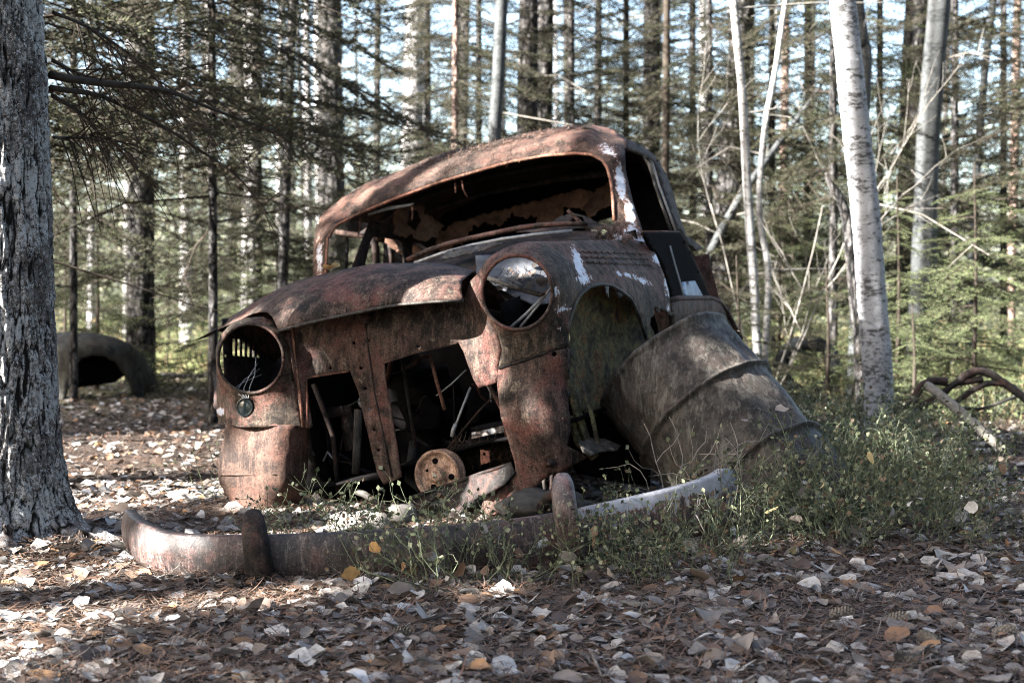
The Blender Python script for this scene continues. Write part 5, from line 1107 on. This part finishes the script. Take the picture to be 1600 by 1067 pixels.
props(emit('undergrowth', np.concatenate([undergrowth(34000, 9, 18, .020, .26, keep=kp), undergrowth(26000, 17, 34, .045, .5)]), M['undergrowth']), kind='stuff')
props(emit('undergrowth_stems', stems_cloud(7000, 9, 20, .3, kp), M['undergrowth']), kind='stuff')
mb = MB(); rf = random.Random(12)
for i in range(36):
    y = rf.uniform(24, 62); x = rf.uniform(-1.25, 1)*(y*.5+4); r = rf.uniform(.05, .17); ln = rf.uniform(-.03, .03)
    mb.add(*tube([(x, y, -.2), (x+ln*3, y, 4), (x+ln*9, y, 13)], [r*1.1, r, r*.7], 7))
props(mb.build('far_trunks', M['pale_bark']), kind='stuff')
mb = MB()
for i in range(22):
    y = rf.uniform(20, 50); x = rf.uniform(-1, 1)*(y*.46+2); r = rf.uniform(.03, .12); ln = rf.uniform(-.05, .05)
    mb.add(*tube([(x, y, -.2), (x+ln*3, y, 4), (x+ln*9, y, 13)], [r*1.1, r, r*.7], 7))
props(mb.build('far_dark_trunks', M['pine_far']), kind='stuff')
sp = []
for i in range(84):
    y = rf.uniform(17, 36); x = rf.uniform(-1.35, 1)*(y*.46+4); hh = rf.uniform(3, 9); h0 = rf.choice((.3, .3, 1.2)); sp += spruce_specs(h0, min(hh, 7.5*y/30+1.5), hh*1.1, rf.uniform(1.2, 2.3), ru, 4, .42, .25, (x, y, 0))
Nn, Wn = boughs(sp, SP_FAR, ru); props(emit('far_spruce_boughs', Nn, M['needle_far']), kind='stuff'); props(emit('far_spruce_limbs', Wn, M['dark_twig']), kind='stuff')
P = []; N = 150000
cl = []
for i in range(950):
    y = rf.uniform(22, 60); x = rf.uniform(-1.3, 1)*(y*.5+4); z = abs(rf.gauss(0, .30))*y*.21; cl.append((x, y, z, rf.uniform(.5, 1.3)*y*.022))
CL = np.array(cl); idx = ru.integers(len(CL), size=N); c = CL[idx]; P = c[:, :3]+ru.normal(size=(N, 3))*c[:, 3:4]*np.array([1.3, 1.3, .65]); P[:, 2] = np.abs(P[:, 2])
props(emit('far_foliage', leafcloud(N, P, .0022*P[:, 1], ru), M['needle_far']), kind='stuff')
SKY = .056; SUNE = 5.0; EXPO = 3.85; SHADE_N = 6500; SHADE_R = .08; SHADE_S = .05
# ================================================================ SMALL THINGS ON THE GROUND
def cone(label, px, py, az, seed, sc=1.0):
    g = ground(px, py); g.z = gz(g.x, g.y)+.017*sc; t = thing('pine_cone', label, 'pine cone', Vector((g.x, g.y, g.z)))
    ax = Vector((math.cos(az), math.sin(az), .1)).normalized(); a = ax.orthogonal().normalized(); b = ax.cross(a); V = []; Fc = []; L = .055*sc
    for i in range(70):
        u = i/70; th = i*2.399963; r = .017*sc*math.sin(math.pi*(.12+.8*u))**.7; d = a*math.cos(th)+b*math.sin(th); s = ax.cross(d); p = g+ax*(u-.5)*L+d*r*.5; n = len(V); w = .0055*sc
        o = d*.9+ax*.55; V += [p-s*w, p+s*w, p+o*.010*sc+s*w*.9, p+o*.0125*sc, p+o*.010*sc-s*w*.9, p+ax*.003+o*.004]; Fc += [(n, n+1, n+2, n+3, n+4), (n, n+4, n+3, n+5), (n+5, n+3, n+2, n+1)]
    c_, f = disc_profile(g-ax*L*.5, ax, [(0, .005), (.01, .010*sc), (L*.5, .013*sc), (L*.9, .006*sc), (L, .001)], 12); MB().add(V, Fc).add(c_, f).build('scales', M['dead_twig'], t, smooth=False)
cone('grey pine cone on the leaves near the bottom right corner', 1567, 1003, .4, 1)
cone('grey pine cone lying left of the one in the bottom right corner', 1452, 1012, 2.0, 2, .9)
cone('dark pine cone among grey leaves right of centre foreground', 1402, 980, .1, 3, .9)
cone('pine cone below the bilberry thicket in the foreground', 1312, 972, .2, 4, .95)
cone('pale pine cone left of centre in the foreground', 625, 1001, .1, 5, .9)
cone('pine cone near the bottom edge right of centre', 1420, 1045, 2.8, 6)
def twig(label, pts, r, mat='dead_twig', side=3, seed=0):
    P = []
    for x, y in pts: g = ground(x, y); g.z = gz(g.x, g.y)+r+.012; P.append(g)
    t = thing('fallen_twig', label, 'twig', Vector((P[0].x, P[0].y, 0))); rd = random.Random(seed); mb = MB()
    q = [Vector(p) for p in smooth_path([tuple(p) for p in P], 14)]; mb.add(*tube(q, [r*(1-.6*i/13) for i in range(14)], 7, rough=.3))
    for _ in range(side):
        p = q[rd.randrange(2, 12)]; d = Vector((rd.uniform(-1, 1), rd.uniform(-.6, .6), rd.uniform(.05, .5)))*.06; mb.add(*tube([p, p+d*.6, p+d], [r*.45, r*.3, r*.15], 5))
    mb.build('stick', M[mat], t)
twig('straight dark stick on the ground in front of the bumper', [(482,944),(540,946),(595,942)], .0045, 'dark_twig', 1, 1)
twig('short stick pointing down near the bottom centre', [(925,1025),(932,1045),(940,1064)], .005, 'dead_twig', 1, 2)
twig('thin stick on the sunlit ground behind the bumper', [(345,800),(365,792),(388,786)], .004, 'dark_twig', 2, 3)
twig('thin pale stick in the right foreground', [(1180,880),(1215,895),(1250,905)], .003, 'pale_twig', 1, 4)
twig('dark stick lying at the foot of the left pine', [(0,938),(30,934),(62,938)], .006, 'dark_twig', 1, 5)
# ================================================================ SHADING TREES off to the left, toward the sun
rc = np.random.default_rng(77); S = np.array(SUN); A1 = np.cross(S, [0, 0, 1.0]); A1 /= np.linalg.norm(A1); A2 = np.cross(A1, S)
LIT = []     # (point, r along A1, r along A2)
def lit(p, r1, r2=None): q = np.array(p); LIT.append((q@A1, q@A2, r1, r2 or r1))
for x, y in ((590,300),(625,288),(665,275),(700,262),(735,256),(765,248),(800,240),(830,232)): lit(SR(x, y), .13, .09)
for x, y in ((365,720),(400,690),(420,730),(390,760),(430,780),(400,790),(440,690),(350,500),(362,490)): lit(SF(x, y), .09, .08)
for x, y in ((445,470),(455,480)): lit(SH(x, y), .03)
lit(SF(470, 560), .03, .05); lit(SF(520, 545), .04, .03); lit(SF(430, 625), .05, .03); lit(SF(640, 535), .06, .03); lit(SF(860, 660), .05, .05)
for x, y, d in ((225,860,4.05),(240,870,4.03),(262,875,4.0),(345,875,3.96),(370,870,3.95),(320,880,3.97)): lit(at(x, y, d), .06, .07)
for px, py, r in ((110,700,.3),(160,690,.3),(220,700,.35),(280,720,.35),(320,700,.3),(120,740,.25),(180,740,.3),(250,750,.3),(310,760,.25),(150,790,.2),(270,780,.16),(330,740,.25)): lit(ground(px, py), r*1.25, r*.75)
for px, py in ((20,900),(60,920),(110,915),(160,920),(215,905),(260,915),(310,925),(350,920),(30,950),(80,960),(10,1000),(250,905),(400,935),(430,925),(120,950),(200,935)): lit(ground(px, py), .2, .085)
for px, py in ((60,1030),(20,1050),(780,930),(760,940),(820,925)): lit(ground(px, py), .06, .03)
lit(pc, .09, .08); lit(at(562,805,4.7), .10, .05); lit(at(625,800,4.6), .05, .04); lit(at(740,702,4.95), .05, .02)
lit(IR(840, 425), .10, .07); lit(IR(780, 455), .07, .03)
for y in (60, 160, 260, 360, 460, 560, 650): lit(at(1330+y*.07, y, 7.9), .35, .30)
for y in (40, 140, 240, 340, 440, 540, 640, 740, 820): lit(at(8, y, 4.35), .13, .16)
for x, y in ((430,700),(520,720),(560,760),(600,720),(620,860),(900,860),(960,840),(1000,780),(1080,800),(1100,860)): lit(at(x, y, 4.3), .055, .05)
for x, y in ((325,590),(325,640),(335,660)): lit(at(x, y, 5.5), .10)
for x, y in ((950,790),(1020,775),(1080,755),(1125,740),(1140,750)): lit(at(x, y, 4.3), .05, .05)
for x, y in ((985,290),(975,340)): lit(at(x, y, 6), .07, .07)
for x, y in ((1300,680),(1400,700),(1500,720),(1350,640),(1450,760),(1560,800),(1530,650)): lit(at(x, y, 5.2), .10, .08)
LITA = np.array(LIT)
def is_lit(P):
    u = P@A1; v = P@A2
    return ((((u[:, None]-LITA[:, 0])/LITA[:, 2])**2+((v[:, None]-LITA[:, 1])/LITA[:, 3])**2) < 1).any(1)
# points of the scene that lie in shade
Q = []
while len(Q) < SHADE_N:
    m = 4000; y = rc.uniform(2.2, 7.2, m); x = rc.uniform(-1, 1, m)*(y*.40+.3); z = rc.uniform(0, 1.55, m)**1.0
    B = np.column_stack([x, y, z])
    ok = ~is_lit(B) & (rc.random(m) < np.where(y > 6.3, .35, 1))
    Q += list(B[ok])
y = rc.uniform(8.6, 13.6, 1500); x = y*rc.uniform(-.34, -.20, 1500); Q = Q[:SHADE_N]+list(np.column_stack([x, y, rc.uniform(0, .45, 1500)]))
Q = np.array(Q); dist = rc.uniform(6.5, 9.5, len(Q)); C = Q+S*dist[:, None]
# unseen spruces whose needle clumps are placed to shade the chosen points
stands = [(-6.6, 1.2), (-7.6, 3.4), (-5.6, -.2), (-8.6, 5.4)]
names = ['tall spruce casting shade from beyond the left edge, nearest the viewer', 'tall spruce beyond the left edge beside the clearing', 'tall spruce behind the viewer to the left', 'tall spruce beyond the left edge farthest from the viewer']
own = np.argmin(np.array([[np.hypot(c[0]-s[0], c[1]-s[1]) for s in stands] for c in C]), 1)
for i, (sx, sy) in enumerate(stands):
    t = thing('spruce_tree', names[i], 'spruce tree', Vector((sx, sy, 0)))
    trunk_mesh([(sx, sy, -.1), (sx+.05, sy, 4), (sx, sy+.05, 8.5)], [.16, .12, .04], M['pine_far'], t, 14, 20)
    c = C[own == i]
    if len(c) == 0: continue
    k = 9; Pn = np.repeat(c, k, 0)+rc.normal(0, SHADE_R, (len(c)*k, 3)); Pn_ok = ~is_lit(Pn)
    emit('crown', leafcloud(len(Pn), Pn, np.full(len(Pn), SHADE_S), rc)[Pn_ok], M['needle'], t)
    sub = c[rc.choice(len(c), min(130, len(c)), replace=False)]; mb = MB()
    for p in sub:
        z = max(.8, p[2]-.3); a = Vector((sx, sy, z)); q = Vector(p); mb.add(*tube([a, (a+q)*.5+Vector((0, 0, .08)), q], [.014, .009, .003], 4))
    mb.build('limbs', M['dark_twig'], t)
# rest of the wood, unseen; leaf masses added all round to cut sky light
P = []
for x0, x1, y0, y1, z0, z1, n in ((-9, 14, -14, -3, .5, 12, 20000), (5.5, 15, -3, 9, .5, 11, 9000), (-1.5, 13, -4, 9, 8.5, 12, 18000), (-17, -11.5, -4, 14, .2, 4.4, 8000)):
    P.append(np.column_stack([rc.uniform(x0, x1, n), rc.uniform(y0, y1, n), rc.uniform(z0, z1, n)]))
P = np.concatenate(P); cl = np.floor(P/1.1); h = np.sin(cl@np.array([12.9, 78.2, 37.7]))*43758.5; P = P[(h-np.floor(h)) < .85]
props(emit('surrounding_canopy', leafcloud(len(P), P, np.full(len(P), .17), rc), M['needle']), kind='stuff')
mb = MB()
for i in range(34):
    x = rc.uniform(-9, 14); y = rc.uniform(-13, -3)
    if i > 20: x = rc.uniform(5.5, 14); y = rc.uniform(-3, 9)
    mb.add(*tube([(x, y, -.2), (x+rc.uniform(-.2, .2), y, 5), (x, y, 12)], [.16, .13, .06], 9))
props(mb.build('surrounding_trunks', M['pine_far']), kind='stuff')
# ================================================================ LIGHT, SKY, CAMERA
w = bpy.data.worlds.new('World'); SC.world = w; w.use_nodes = True; nt = w.node_tree; bg = nt.nodes['Background']; sk = nt.nodes.new('ShaderNodeTexSky'); sk.sky_type = 'NISHITA'; sk.sun_disc = False
sk.sun_elevation = math.asin(SUN.z); sk.sun_rotation = math.atan2(SUN.x, SUN.y); sk.air_density = 1.0; sk.dust_density = 2.6; sk.ozone_density = .8
nt.links.new(sk.outputs[0], bg.inputs[0]); bg.inputs[1].default_value = SKY
sl = bpy.data.lights.new('sun', 'SUN'); sl.energy = SUNE; sl.angle = math.radians(.53); sl.color = (1, .975, .94); so = bpy.data.objects.new('sun', sl); COL.objects.link(so); so.rotation_euler = SUN.to_track_quat('Z', 'Y').to_euler(); so.location = (-8, -4, 9)
cd = bpy.data.cameras.new('camera'); cam = bpy.data.objects.new('camera', cd); COL.objects.link(cam); cam.location = CAM; cam.rotation_euler = (math.pi/2-PITCH, 0, 0); cd.lens = 50; cd.sensor_width = 36; cd.clip_end = 600; cd.clip_start = .05
cd.dof.use_dof = True; cd.dof.focus_distance = 4.1; cd.dof.aperture_fstop = 4.0
SC.camera = cam
SC.view_settings.view_transform = 'Standard'; SC.view_settings.look = 'None'; SC.view_settings.gamma = 1; SC.view_settings.exposure = EXPO
SC.render.engine = 'CYCLES'; SC.cycles.use_denoising = True; SC.cycles.denoising_prefilter = 'NONE'; SC.cycles.pixel_filter_type = 'BLACKMAN_HARRIS'; SC.cycles.filter_width = .95; SC.cycles.max_bounces = 6; SC.cycles.diffuse_bounces = 3; SC.cycles.transparent_max_bounces = 4
